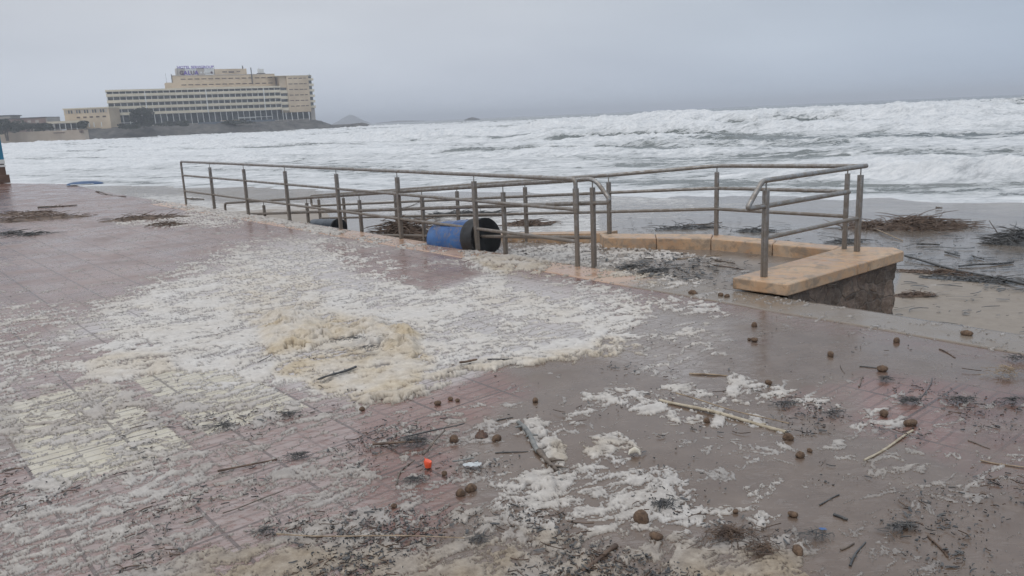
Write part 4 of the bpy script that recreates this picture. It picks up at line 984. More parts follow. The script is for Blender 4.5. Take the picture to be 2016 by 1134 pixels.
gstick((1400, 521), (1470, 533), .010, .008, M['brownweed'], 'thin brown stick in front of the thick stick on the landing', knots=4, seed=35)
gstick((185, 378), (245, 388), .03, .02, M['wood'], 'dark pole washed against the far corner of the promenade', knots=1, seed=36, name='driftwood_pole', cat='pole')
gstick((75, 410), (152, 405), .035, .02, M['wood'], 'dark driftwood branch on the far left of the promenade', knots=5, seed=37, name='driftwood_branch', cat='branch')
gstick((1690, 762), (1700, 742), .006, .004, M['wood'], 'forked grey twig standing up from a wet puddle on the right', knots=3, seed=38)
gstick((1815, 788), (1835, 745), .004, .004, M['weed'], 'wispy dark twig pointing away left of the straw bundle', knots=2, seed=39)
gstick((1654, 719), (1662, 736), .004, .003, M['wood'], 'tiny pale upright straw on wet sand left of the twig with ball', knots=1, seed=40)
# on the beach
def bstick(p0, p1, r0, r1, mat, label, up0=0, up1=0, **k):
    a = bzof(*p0); b = bzof(*p1); a[2] += r0 + up0; b[2] += r1 + up1; return stick(a, b, r0, r1, mat, label, **k)
bstick((1782, 508), (2030, 568), .022, .022, M['weed'], 'long dark pole on the sand running from the parapet corner to the right', name='driftwood_pole', cat='pole', knots=0, wob=.002, seed=50)
bstick((1692, 436), (1776, 474), .014, .010, M['straw'], 'pale reed sloping down to the right behind the parapet railing', seed=51, knots=1)
bstick((1828, 440), (1940, 436), .013, .009, M['wood'], 'straight reed sticking out right from the big brown reed heap', seed=52, knots=0, wob=.003)
bstick((1848, 452), (1905, 450), .010, .007, M['wood'], 'shorter reed below the straight one right of the big brown heap', seed=53, knots=0)
bstick((1842, 442), (1858, 437), .010, .005, M['wood'], 'stub of reed standing from the top of the big brown heap', seed=54, knots=0, up1=.25)
bstick((1966, 464), (1945, 464), .012, .006, M['wood'], 'reed poking up left from the dark heap at the right edge', seed=55, knots=0, up1=.28)
bstick((1804, 482), (1850, 483), .02, .015, M['weed'], 'thick black stick on wet sand right of the parapet', seed=56, knots=3)
bstick((1860, 498), (1890, 505), .02, .012, M['weed'], 'short black stick on wet sand between two small posts of weed', seed=57, knots=2)
bstick((1914, 506), (1936, 512), .02, .012, M['weed'], 'stubby black stick farther right on the wet sand', seed=58, knots=2)
bstick((1890, 526), (1994, 518), .015, .020, M['weed'], 'crooked black branch above the line of weed on the right', seed=59, knots=5, name='driftwood_branch', cat='branch')
bstick((1775, 578), (1840, 580), .010, .006, M['brownweed'], 'thin weedy stem lying against the foot of the rubble wall', seed=60, knots=4)
bstick((1842, 411), (1855, 411), .03, .02, M['wood'], 'small dark block of wood near the water on the open sand', seed=61, knots=0)
bstick((1345, 446), (1420, 440), .02, .015, M['wood'], 'dark branch on the wash seen between the landing rail posts', seed=62, knots=5, name='driftwood_branch', cat='branch')
bstick((1205, 463), (1190, 464), .012, .012, M['wood'], 'end of a pole behind the parapet at the first landing post', seed=63, knots=0)
bstick((1040, 461), (1185, 463), .012, .012, M['wood'], 'thin pole lying in the wash behind the ramp handrail end', seed=64, knots=0)
bstick((770, 415), (835, 398), .02, .012, M['wood'], 'dark branch slanting up behind the ramp handrail', seed=65, knots=4, name='driftwood_branch', cat='branch')
bstick((366, 393), (402, 394), .04, .03, M['wood'], 'dark driftwood in the white wash beyond the far end of the railing', seed=66, knots=3)

# fibre balls rolled up by the sea
def ball(loc, r, sq, seed):
    rng = np.random.RandomState(seed); n, m_ = 18, 12; vs = []
    th = np.linspace(0, math.pi, m_ + 1); ph = np.linspace(0, 2 * math.pi, n, endpoint=False); o1, o2, o3 = rng.rand(3) * 6
    fs = []
    for i, t in enumerate(th):
        for j, p_ in enumerate(ph):
            k = 1 + 0.08 * math.sin(3 * t + o1 + math.cos(p_ * 2)) + 0.06 * math.sin(2 * p_ + o2) * math.sin(t) + rng.uniform(-.03, .03) * (math.sin(t) > .1)
            vs.append((r * sq * k * math.sin(t) * math.cos(p_), r * k * math.sin(t) * math.sin(p_), r * 0.92 * k * math.cos(t)))
    for i in range(m_):
        for j in range(n): fs.append((i * n + j, i * n + (j + 1) % n, (i + 1) * n + (j + 1) % n, (i + 1) * n + j))
    mb = MB().add(vs, fs); o = mb.build('fibre_ball', M['fibre'], ang=80); o.location = (loc[0], loc[1], loc[2] + r * 0.62); o.rotation_euler = (0, 0, rng.uniform(0, 3)); return o
BALLS = [((862, 797), 7, 1.15, 'leftmost of three brown fibre balls in foam below the main foam sheet'), ((887, 788), 6, 1, 'middle of three brown fibre balls, the farthest one, in foam below the main sheet'),
 ((901, 791), 5.5, 1.1, 'rightmost of three brown fibre balls in foam below the main sheet'), ((1054, 791), 7, 1.2, 'brown fibre ball on a strip of foam above the driftwood log'),
 ((894, 870), 11, 1.05, 'large brown fibre ball right of the weed clump above the orange cup'), ((978, 867), 9, 1.5, 'flat brown fibre ball half sunk right of the crumpled leaf'),
 ((875, 935), 6.5, 1, 'brown fibre ball just right of the orange cup'), ((907, 975), 10, 1.2, 'left ball of a touching pair of brown fibre balls below the orange cup'),
 ((927, 966), 11, 1.3, 'right ball of a touching pair of brown fibre balls below the orange cup'), ((776, 999), 6.5, 1, 'lone round fibre ball in foam lower left of the touching pair'),
 ((1262, 1027), 17, 1.3, 'biggest fibre ball, light brown and oval, near the bottom middle'), ((1292, 1061), 11, 1.4, 'reddish fibre ball just below the biggest oval one'),
 ((713, 808), 6, 1.1, 'small dark fibre ball on pink paving left of the group of three'), ((1513, 757), 7, 1.2, 'fibre ball in white foam right of the pale brown cane'),
 ((1391, 831), 7, 1.1, 'dark fibre ball on bare sand below the foam-coated cane'), ((1552, 865), 9, 1.4, 'fibre ball at the end of the foam-coated cane'),
 ((1575, 900), 9, 1.1, 'round fibre ball at the left of a white foam patch right of centre'), ((1594, 889), 5, 1.3, 'small flat fibre ball behind the round one by the white foam patch'),
 ((1740, 819), 9, 1.3, 'orange brown fibre ball in foam flecks above the pale foam-covered cane'), ((1792, 838), 9, 1.8, 'long orange brown fibre lump at the top of the pale foam-covered cane'),
 ((1561, 1017), 8, 1.4, 'flat dark fibre ball at the lower right of the big foam patch'), ((1570, 1090), 12, 1.4, 'brown fibre ball at the bottom right of the reddish twig heap'),
 ((1485, 643), 7, 1, 'dark fibre ball on wet sand in front of the parapet'), ((1485, 673), 7, 1.1, 'dark fibre ball a little nearer than the one in front of the parapet'),
 ((1765, 674), 7, 1, 'brown fibre ball near the sandy kerb below the rubble wall'), ((1903, 661), 8, 1.4, 'brown fibre ball sitting on the sandy kerb at the right'),
 ((1635, 701), 7, 1.4, 'flat brown fibre ball alone on the wet sand right of centre'), ((1737, 731), 9, 1.2, 'brown fibre ball at the tip of the short black twig'),
 ((1419, 584), 6, 1.1, 'left of two dark lumps on the kerb left of the parapet end'), ((1431, 586), 6, 1.2, 'right of two dark lumps on the kerb left of the parapet end'),
 ((1364, 580), 7, 1.8, 'flat dark lump on the kerb farther left than the pair'), ((1475, 670), 4, 1, 'tiny dark fibre ball beside the one nearer to us than the parapet'),
 ((1448, 1010), 6, 1.2, 'small brown ball half buried at the edge of the big foam patch'), ((1783, 1042), 5, 1, 'dark ball in the weed tuft on brown sand lower right')]
for i, (q, rp, sq, lab) in enumerate(BALLS):
    g = G(*q); r = rp / FPX * np.linalg.norm(g - [0, 0, EYE]) / 1.22
    tag(ball(g, r, sq, 100 + i), lab, 'fibre ball', 'brown sea fibre balls on the wet promenade')

# heaps of weed and reeds
def heap(name, c, L, wd, H_, n, mat, label, cat, seed=0, ang=0.0, th=0.006, long=0.35, core=True):
    rng = random.Random(seed); root = empty(name, c); tag(root, label, cat)
    ca, sa = math.cos(ang), math.sin(ang)
    if core:
        nn, mm = 40, 18; gx = np.linspace(-1, 1, nn); gy = np.linspace(-1, 1, mm); GX, GY = np.meshgrid(gx, gy)
        rr = np.sqrt(GX ** 2 + GY ** 2) + 0.25 * fbm(GX * 2 + seed, GY * 2, 3, seed)
        Zc = H_ * np.clip(1 - rr ** 1.3, -0.05, 1) * (0.7 + 0.8 * billow(GX * 3, GY * 3, 4, seed + 3)) * 0.8 - 0.004
        X = c[0] + (GX * L * ca - GY * wd * sa) / 2; Y = c[1] + (GX * L * sa + GY * wd * ca) / 2
        o = grid_mesh('mat', X, Y, c[2] + Zc, mat, keep=Zc > -0.004); o.parent = root; o.matrix_parent_inverse = Matrix.Translation(-root.location)
    mb = MB()
    for i in range(n):
        sg_ = .42 if core else .30 * rng.choice((.6, 1, 1.4)); u_ = rng.gauss(0, sg_); v_ = rng.gauss(0, sg_)
        if core and u_ * u_ + v_ * v_ > 1.3: continue
        x = c[0] + (u_ * L * ca - v_ * wd * sa) / 2; y = c[1] + (u_ * L * sa + v_ * wd * ca) / 2; z = c[2] + max(0, H_ * (1 - (u_ * u_ + v_ * v_) ** .65)) * rng.uniform(0.3, 1.1) + .005
        l = rng.uniform(.35, 1) * long; a = ang + (rng.gauss(0, .6) if long > .3 and rng.random() < .35 else rng.uniform(0, 6.28)); el = rng.gauss(0, .18); cv = rng.uniform(-1.6, 1.6); pts = []; q = np.array([x, y, z])
        for k in range(4):
            pts.append(q.copy()); q = q + np.array([math.cos(a) * math.cos(el), math.sin(a) * math.cos(el), math.sin(el)]) * l / 3; a += cv / 3; el -= .12; q[2] = max(q[2], c[2] + .003)
        mb.tube(pts, [th, th * .9, th * .8, th * .4], 4, cap=False)
    o = mb.build('strands', mat, root, ang=80); o['kind'] = 'stuff'; return root
def bheap(px, *a, **k): return heap('reed_heap', bzof(*px), *a, **k)
bheap((1798, 448), 1.9, 0.8, 0.21, 460, M['brownweed'], 'big brown heap of reeds on wet sand right of the parapet railing', 'reed heap', seed=1, th=.008, long=.7, ang=.05)
bheap((1715, 447), 1.2, 0.5, 0.10, 160, M['brownweed'], 'low tail of brown reeds just right of the parapet railing post', 'reed heap', seed=2, th=.008, long=.7)
bheap((2010, 478), 1.3, 0.7, 0.22, 380, M['weed'], 'dark tangled weed heap at the right edge of the beach', 'reed heap', seed=3, th=.008, long=.5)
bheap((1345, 450), 1.6, 0.4, 0.05, 90, M['weed'], 'dark weed line on wash behind the landing rail', 'reed heap', seed=4, th=.008, long=.5)
bheap((1035, 442), 1.3, 0.5, 0.10, 140, M['brownweed'], 'brown weed patch in the wash behind the tall end post', 'reed heap', seed=5, th=.009, long=.5)
bheap((900, 425), 3.0, 0.6, 0.12, 200, M['weed'], 'dark weed line in the wash behind the blue drum', 'reed heap', seed=6, th=.009, long=.6)
bheap((1480, 456), 1.0, 0.4, 0.07, 80, M['weed'], 'small tuft of weed on wet sand behind the landing parapet', 'reed heap', seed=7, th=.006, long=.4)
bheap((1660, 476), .7, .3, .05, 50, M['weed'], 'small dark tuft behind the double posts of the parapet', 'reed heap', seed=8, th=.006, long=.4)
bheap((1950, 552), 1.7, .28, .03, 130, M['weed'], 'long line of black weed across the sand at the right edge', 'weed line', seed=9, th=.006, long=.3, ang=-.55)
bheap((1860, 538), 1.3, .18, .035, 110, M['brownweed'], 'thin brown weed line leading from the parapet corner', 'weed line', seed=10, th=.005, long=.25, ang=-.6)
bheap((1800, 581), .55, .16, .03, 70, M['brownweed'], 'little yellow brown weed tuft at the foot of the rubble wall', 'reed heap', seed=11, th=.004, long=.2)
rp = P(4.6, -0.75, ramp_z(4.6)); heap('reed_heap', rp, 1.6, 1.1, .52, 700, M['brownweed'], 'brown reed heap on the ramp between the dark drum and the blue drum', 'reed heap', seed=12, th=.008, long=.5, ang=2.3)
rp = P(3.4, -0.8, ramp_z(3.4)); heap('reed_heap', rp, 1.3, .9, .28, 320, M['brownweed'], 'low scatter of reeds on the ramp just left of the blue drum', 'reed heap', seed=13, th=.008, long=.5, ang=2.3)
rp = P(1.1, -0.55, ramp_z(1.1)); heap('reed_heap', rp, .5, .4, .05, 90, M['weed'], 'black weed at the mouth of the blue drum', 'weed clump', seed=14, th=.006, long=.2)
for (q, L_, w_, h_, n_, mt, lab, sd_) in [((62, 432), 2.3, .9, .09, 240, 'brownweed', 'brown reed heap on the far left of the promenade', 21), ((45, 422), 1.6, .5, .06, 120, 'brownweed', 'low reed scatter behind the left reed heap', 22),
    ((285, 431), 1.7, .5, .07, 150, 'brownweed', 'small reed heap midway between the left edge and the railing', 23), ((60, 463), .7, .3, .04, 60, 'weed', 'dark tuft on paving below the left reed heap', 24),
    ((12, 462), .6, .3, .04, 50, 'weed', 'dark tuft at the left edge of the promenade', 25), ((325, 444), .9, .3, .05, 70, 'brownweed', 'wispy reed tuft right of the small reed heap', 26),
    ((1985, 738), .38, .20, .05, 130, 'straw', 'bundle of golden straw at the right edge', 27), ((2002, 712), .25, .12, .04, 70, 'weed', 'black weed tuft behind the straw bundle', 28),
    ((1435, 1062), .34, .16, .035, 260, 'brownweed', 'reddish brown twig heap at the bottom right of centre', 29), ((1500, 1085), .20, .14, .02, 110, 'brownweed', 'fringe of twigs right of the reddish heap', 30),
    ((820, 878), .32, .20, .04, 170, 'weed', 'black weed clump above the orange cup', 31), ((1790, 795), .26, .12, .03, 120, 'weed', 'feathery black weed tuft in front of the straw bundle', 32),
    ((1890, 792), .28, .05, .025, 90, 'weed', 'curved black strip of weed left of the right edge', 33), ((1998, 794), .28, .06, .025, 80, 'weed', 'black strip of weed touching the right edge', 34),
    ((1778, 1043), .20, .07, .02, 90, 'weed', 'frayed black weed tuft on brown sand lower right', 35), ((700, 682), .62, .20, .02, 90, 'weed', 'black weed caught in the top of the yellow foam mound', 36),
    ((725, 702), .4, .2, .02, 70, 'weed', 'black weed pocket in the yellow foam mound below the crest', 37), ((440, 843), .26, .08, .02, 80, 'weed', 'grey black weed tuft below the right cream paving panel', 38),
    ((590, 902), .18, .10, .02, 80, 'weed', 'grey weed tuft on the pink paving left of the orange cup', 39), ((815, 950), .16, .08, .02, 60, 'weed', 'grey weed tuft below the orange cup', 40),
    ((1305, 998), .16, .07, .02, 70, 'weed', 'grey weed tuft in foam above the biggest fibre ball', 41), ((570, 820), .18, .07, .02, 60, 'weed', 'black weed at the corner of the right cream paving panel', 42),
    ((1545, 800), .22, .07, .02, 80, 'weed', 'black weed in foam flecks above the foam-coated cane end', 43), ((1640, 818), .2, .05, .02, 60, 'weed', 'black weed strip on pink sand right of centre', 44),
    ((525, 1052), .12, .05, .02, 50, 'weed', 'grey weed at the left end of the long straw', 45), ((943, 1068), .12, .05, .02, 50, 'weed', 'grey weed at the right end of the long straw', 46),
    ((1745, 750), .16, .05, .02, 60, 'weed', 'small black weed hump in the puddle above the feathery tuft', 47), ((1290, 536), .62, .20, .03, 200, 'weed', 'dark chips and weed heaped on the landing', 48),
    ((1240, 528), .35, .12, .025, 90, 'weed', 'weed and chips at the left of the landing heap', 49), ((1600, 1060), .2, .06, .02, 50, 'weed', 'dark weed strip right of the brown ball at the bottom', 50)]:
    g = G(*q); z = 0.0 if h_ > .03 or 'mound' not in lab else .05
    g[2] = 0.055 if 'mound' in lab else 0.006
    far_ = g[1] > 8
    heap('weed_tuft' if h_ < .06 else 'reed_heap', g, L_, w_, h_, int(n_ * .8), M[mt], lab, 'weed tuft' if h_ < .06 else 'reed heap', seed=sd_, th=(.003 if q[0] > 1000 else .0055) if far_ else .0017, long=(.10 if q[0] > 1000 else .32) if far_ else .060, core=h_ > .05, ang=0.15)

# orange cup, clear scrap, leaf, shell
g = G(843, 921); mb = MB(); mb.tube([g + [0, 0, .004], g + [0, 0, .020], g + [0, 0, .034], g + [0.002, 0, .038]], [.016, .0185, .0195, .017], 12)
mb.tube([g + [-.012, .006, .03], g + [-.014, .008, .052]], .0018, 6); tag(mb.build('orange_bottle_top', M['orange'], ang=40), 'bright orange plastic cap standing among black weed', 'cap')
g = G(930, 923); X, Y = np.meshgrid(np.linspace(-.045, .045, 22), np.linspace(-.025, .025, 14))
Zp = .012 + .012 * billow(X * 60, Y * 60, 3, 5); rr = (X / .045) ** 2 + (Y / .025) ** 2
tag(grid_mesh('plastic_scrap', g[0] + X, g[1] + Y * .9, Zp + .008, M['paleplastic'], keep=rr < 1), 'crumpled clear plastic scrap right of the orange cap', 'plastic scrap')
gstick((892, 920), (935, 912), .007, .006, M['greywood'], 'grey chip of wood lying against the clear plastic scrap', seed=80, z0=.03, z1=.03)
g = G(948, 862); X, Y = np.meshgrid(np.linspace(-1, 1, 18), np.linspace(-1, 1, 14)); rr = X ** 2 + Y ** 2
Zl = .012 + .035 * (1 - rr) * (0.4 + 1.4 * billow(X * 2, Y * 2, 3, 6)); tag(grid_mesh('crumpled_leaf', g[0] + X * .035, g[1] + Y * .03, Zl, M['leaf'], keep=rr < 1), 'crumpled dark brown leaf above the flat fibre ball', 'leaf')
g = G(1250, 897); mb = MB(); mb.tube([g + [-.03, 0, .006], g + [-.02, .004, .02], g + [0, .006, .028], g + [.018, .004, .02], g + [.026, -.006, .006]], [.004, .012, .016, .011, .004], 10); tag(mb.build('shell', M['shell'], ang=60), 'pale broken shell with dark rim in the foam right of the log', 'shell')
g = G(1620, 716 + 328); X, Y = np.meshgrid(np.linspace(-.03, .03, 12), np.linspace(-.012, .012, 8)); 
tag(grid_mesh('plastic_scrap', g[0] + X, g[1] + Y, .006 + .004 * billow(X * 60, Y * 60, 2, 8), M['bluedrum'], keep=(X / .012) ** 2 + (Y / .008) ** 2 < 1), 'tiny blue plastic scrap in dirty foam lower right', 'plastic scrap')

# drums
def drum(name, c0, c1, r, label, body, rim, collar=0.16):
    """lying drum, closed end c0, open mouth c1"""
    c0 = np.array(c0, float); c1 = np.array(c1, float); L = np.linalg.norm(c1 - c0); d = (c1 - c0) / L
    root = empty(name, (c0 + c1) / 2); tag(root, label, 'drum')
    k = lambda t: c0 + d * t
    Lb = L - collar
    MB().tube([k(0.0), k(0.012), k(0.05), k(Lb * .3), k(Lb * .32), k(Lb * .34), k(Lb * .64), k(Lb * .66), k(Lb * .68), k(Lb)], [r * .82, r * .90, r * .97, r, r * 1.02, r, r, r * 1.02, r, r], 40).build('body', body, root, ang=28)
    mb = MB(); mb.tube([k(Lb - .005), k(Lb), k(Lb + .02), k(L - .02), k(L), k(L), k(L - .03), k(L * .35), k(L * .34)], [r * .99, r * 1.035, r * 1.04, r * 1.04, r * 1.035, r * .98, r * .965, r * .96, r * .02], 40, cap=False)
    mb.build('liner', rim, root, ang=28)
    # silt lying in the mouth
    if collar > .1:
        mb = MB(); n = 16; vs = []; fs = []
        side = np.cross(d, [0, 0, 1.0]); side /= np.linalg.norm(side)
        for i, t in enumerate(np.linspace(L * .5, L - .015, 8)):
            for j in range(n + 1):
                xx = -0.80 + 1.6 * j / n; base = -math.sqrt(max(0, .93 ** 2 - xx * xx)); top = max(base, -0.52 + .08 * math.sin(i * 1.3 + j) - 0.1 * i / 8)
                vs.append(k(t) + side * xx * r + np.array([0, 0, top * r]))
        for i in range(7):
            for j in range(n): fs.append((i * (n + 1) + j, i * (n + 1) + j + 1, (i + 1) * (n + 1) + j + 1, (i + 1) * (n + 1) + j))
        mb.add(vs, fs).build('silt', M['mud'], root, ang=80)
        MB().tube([k(L + .002) + (side * math.cos(a) + np.cross(side, d) * math.sin(a)) * r * 1.0 for a in np.linspace(-2.3, -.6, 14)], .008, 6).build('rim_strip', M['paleplastic'], root)
    return root
e = at(957, 466, 10.05); c_ = at(868, 470, 10.75)
dv = (e - c_) / np.linalg.norm(e - c_)
drum('overturned_drum', c_ - dv * .04 + np.array([0, 0, -.015]), e + np.array([0, 0, -0.012]), 0.248, 'overturned blue plastic drum with black mouth lying on the ramp', M['bluedrum'], M['blackplastic'], .22)
c_ = V(618, 446, P(0, -.75), D2); e = V(668, 447, P(0, -.62), D2)
drum('sunken_drum', c_, e, 0.145, 'dark navy drum half sunk beside a brown reed heap at the ramp foot', M['navy'], M['blackplastic'], .05)
# blue hull-like board on the far corner
c = G(168, 364); root = empty('capsized_board', c); tag(root, 'flat dark blue board capsized at the far corner of the promenade', 'board')
X, Y = np.meshgrid(np.linspace(-1, 1, 30), np.linspace(-1, 1, 16)); wv = np.sqrt(np.clip(1 - X ** 2 * .96, 0, 1)); Zb = .02 + .11 * np.clip(1 - np.abs(Y) ** 3, 0, 1) * wv
b_ = grid_mesh('hull', c[0] + X * .62, c[1] + Y * wv * .3, Zb, M['bluedrum']); b_.data.materials.clear(); b_.data.materials.append(simple('deep_blue', (.012, .045, .12), (.02, .07, .17), 4, .4, bmp=0))
b_.parent = root; b_.matrix_parent_inverse = Matrix.Translation(-root.location)
t_ = MB().tube([c + [-.62, 0, .03], c + [-.3, -.28, .03], c + [.3, -.28, .03], c + [.62, 0, .03]], .02, 8).build('trim', M['paleplastic'], root)

# pillar at the left edge
c = G(18, 360); root = empty('painted_pillar', (c[0] - .75, c[1], 0)); tag(root, 'blue pillar with white band and brown foot at the left edge of the promenade', 'pillar')
vr = c[:2] / np.linalg.norm(c[:2]); ax_p = [np.array([vr[1], -vr[0], 0]), np.array([vr[0], vr[1], 0]), np.array([0, 0, 1.0])]
for (z0, z1, edge, nm, mt) in ((0, .30, .05, 'foot', 'brownbase'), (.30, .60, -.04, 'base', 'brownbase'), (.60, .68, -.02, 'lower_band', 'whitepaint'), (.68, .72, -.05, 'groove', 'darkmetal'), (.72, .88, -.02, 'upper_band', 'whitepaint'), (.88, 2.9, -.03, 'shaft', 'tealpaint')):
    cc = np.array([c[0], c[1], (z0 + z1) / 2]) + ax_p[0] * (edge - .5) + ax_p[1] * .25
    MB().box(cc, (1.0, .5 + edge, z1 - z0 - .002), ax_p).build(nm, M[mt], root, bevel=.008)

# ------------------------------------------------------------------ the far shore
HO = at(208, 177, 450); HD = np.array([0.9048, 0.4258, 0]); HN = np.array([-0.4258, 0.9048, 0])
def hp(x, y, z): q = HO[:2] + HD[:2] * x + HN[:2] * y; return np.array([q[0], q[1], z])
AX = [HD, HN, np.array([0, 0, 1.0])]
def hbox(mb, x0, x1, y0, y1, z0, z1): return mb.box(hp((x0 + x1) / 2, (y0 + y1) / 2, (z0 + z1) / 2), (x1 - x0, y1 - y0, z1 - z0), AX)
def hpart(name, mat, root, *a): mb = MB(); [hbox(mb, *b) for b in a]; return mb.build(name, mat, root, smooth=False)
def headland():
    xs = np.concatenate([np.arange(-260, -40, 3.0), np.arange(-40, 190, 1.1)]); ys = np.concatenate([np.arange(-46, 6, 0.9), np.arange(6, 160, 5)])
    XL, YL = np.meshgrid(xs, ys, indexing='ij'); X = HO[0] + HD[0] * XL + HN[0] * YL; Y = HO[1] + HD[1] * XL + HN[1] * YL
    shore = -30 + 5 * fbm(XL / 22, YL * 0, 3, 2)
    rise = sstep(0, 20, YL - shore)
    top = np.where(XL < 108, 4.6, 4.6 - 7.0 * sstep(108, 131, XL)) + 3.6 * np.exp(-((XL - 137.5) / 6.5) ** 4); top = np.where(XL < -8, 4.6 - 3.0 * sstep(8, 42, -XL), top)
    cliff = (XL > -20)
    Z = -2.4 + (top + 2.4) * rise + (1.0 * fbm(XL / 5, YL / 5, 4, 6) + 0.5 * billow(XL / 2, YL / 2, 3, 7)) * rise * np.where(YL < -4, 1, 0.05) * sstep(-40, 0, XL)
    tag(grid_mesh('headland', X, Y, Z, M['rock']), kind='structure')
headland()

def hotel():
    h = empty('beach_hotel', hp(45, 6, 4.6)); tag(h, 'long cream hotel of balcony rows with a stepped taller block on the headland', 'hotel')
    L_ = 93.5; fl = [11.5, 14.9, 18.25, 21.6]; ZR = 25.3
    hpart('wall', M['greyrender'], h, (0.3, L_, 1.9, 14, 11.6, 24.9))
    hpart('roof', M['cream'], h, (-0.4, L_ + .2, -.2, 14.2, 24.3, ZR))
    for z in fl: hpart('balcony_band', M['cream'], h, (-.2, L_, 0, 1.85, z, z + 1.45))
    xs = [0]; bays = 29; bw = L_ / bays
    for i in range(bays + 1):
        wd = .55 if i in (6, 16, 26) else .25
        hpart('bay_fin', M['whitepaint'], h, (i * bw - wd / 2, i * bw + wd / 2, -.06 if wd > .3 else .12, 1.8, 11.5 if wd > .3 else 12.9, 24.3))
    rng = random.Random(6); rest = MB(); k = 0
    for z in fl:
        for i in range(bays):
            x0 = i * bw + .3; x1 = (i + 1) * bw - .3; zz = z + 1.5; cut = rng.random()
            if k < 96 and rng.random() < .86:
                w_ = hpart('window', M['glass'], h, (x0, x1, 1.78, 1.86, zz - .2, zz + 1.55)); k += 1
                if cut < .22:
                    c = hpart('curtain', M['cream'], h, (x0 + .3, x0 + 1.3, 1.70, 1.74, zz + .1, zz + 1.3)); c.parent = w_; c.matrix_parent_inverse = w_.matrix_parent_inverse
            else: hbox(rest, x0, x1, 1.78, 1.86, zz - .2, zz + 1.55)
    rest.build('far_windows', M['glass'], h, smooth=False)['kind'] = 'stuff'
    # open ground floor on slanting white columns
    hpart('lobby', M['glass'], h, (1, 110, 5, 13, 4.4, 11.4)); hpart('lobby_floor', M['greyrender'], h, (0, 110, 3.8, 4.9, 4.4, 5.6))
    for i in range(0, 30):
        x = i * bw + .2; mb = MB(); mb.tube([hp(x + .25, .9, 4.6), hp(x, .6, 11.5)], .2, 6); mb.build('column', M['whitepaint'], h)
    for i in range(5):
        x = L_ + 2 + i * 3.4; MB().tube([hp(x + .2, 0.3, 4.2), hp(x, .2, 9.6)], .25, 6).build('column', M['whitepaint'], h)
    hpart('terrace_panel', M['whitepaint'], h, (68, 78, 3, 3.2, 7.2, 8.0)); hpart('terrace_panel', M['tan'], h, (58, 69, 3.3, 3.5, 5.0, 6.6)); hpart('terrace_panel', M['whitepaint'], h, (77, 88, 3.4, 3.6, 7.6, 8.0))
    # right-hand block, six floors of slit windows
    X0, X1 = L_ + .1, 110.8
    hpart('block_wall', M['tan'], h, (X0 + 4.2, X1, -.1, 15, 9.7, 30.9), (X0, X0 + 4.2, 1.5, 15, 9.7, 30.9)); hpart('block_roof', M['cream'], h, (X0 - 6, X1 + .3, -.2, 15.2, 30.9, 31.2))
    for z in fl: hpart('balcony_band', M['cream'], h, (X0, X0 + 4.1, 0, 1.4, z - .6, z + 1.1)); hpart('window', M['glass'], h, (X0 + .3, X0 + 3.9, 1.40, 1.48, z + 1.1, z + 2.7))
    for j in range(6):
        z = 13.0 + j * 3.25
        for i in range(4):
            x = X0 + 5.2 + i * 3.1 - (0.3 if i == 3 else 0)
            hpart('slit_window', M['slit'], h, (x, x + (2.2 if i < 3 else 1.7), -.16, -.12, z, z + .5))
    for j in range(6):
        z = 12.0 + j * 3.25; b = hpart('side_balcony', M['cream'], h, (X1, X1 + 3.2, 1, 6, z - .1, z + 1.25)); hpart('side_window', M['glass'], h, (X1, X1 + .9 + 1.2, 1.6, 5.6, z + 1.25, z + 3.15))
    hpart('side_base', M['greyrender'], h, (X1, X1 + 2.6, 2, 6, 4, 11.9)); hpart('side_roof', M['cream'], h, (X1, X1 + 2.6, 1, 6, 30.6, 30.9))
    # set-back upper storeys
    y0 = 8
    hpart('upper_wall', M['tan'], h, (31, 35.4, y0, 18, 25.3, 28.9), (35.4, L_ - 1, y0, 18, 25.3, 32.6)); hpart('upper_roof', M['greyrender'], h, (35.2, L_ - 1, y0 - .2, 18.2, 32.6, 32.9))
    for j, z in enumerate((27.2, 30.4)):
        for i in range(14):
            x = 39.5 + i * 3.75
            hpart('slit_window', M['slit'], h, (x, x + 2.6, y0 - .12, y0 - .06, z, z + .5))
    hpart('pipe', M['darkmetal'], h, (78.8, 79.3, y0 - .5, y0 - .1, 27.6, 36.6))
    hpart('rooftop_house', M['tan'], h, (58.6, 76.8, 10, 18, 32.9, 36.2)); hpart('rooftop_window', M['slit'], h, (63, 65.5, 9.88, 9.94, 34.2, 34.8), (66.5, 69.5, 9.88, 9.94, 34.0, 34.8), (71, 73, 9.88, 9.94, 34.4, 34.8))
    hpart('rooftop_tank', M['whitepaint'], h, (83.5, 86.7, 10, 13, 33.6, 36.0)); hpart('tank_stand', M['darkmetal'], h, (82.8, 87.4, 9.8, 13.2, 33.0, 33.5))
    hpart('sign_house', M['greyrender'], h, (37.6, 42.4, 10, 18, 32.9, 36.9), (48.9, 53.2, 10, 18, 32.9, 36.9)); hpart('sign_back', M['whitepaint'], h, (42.5, 48.8, 10.1, 10.4, 33.2, 36.4), (53.3, 58.4, 10.1, 10.4, 33.2, 36.4))
    hpart('chimney', M['darkmetal'], h, (34.6, 35.1, 9, 9.5, 28.9, 33.6), (74.6, 75.2, 11, 11.6, 36.2, 38.0))
    for x, z0, z1, y in ((31.8, 28.9, 34.2, 9), (112.2, 30.9, 32.6, 3), (84, 36, 36.8, 11)): MB().tube([hp(x, y, z0), hp(x, y, z1)], .07, 5).build('antenna', M['darkmetal'], h)
    hpart('canopy', M['whitepaint'], h, (1.5, 12.2, -3, -2.7, 7.2, 7.4), (12.0, 12.3, -3, -2.7, 4.4, 7.2))
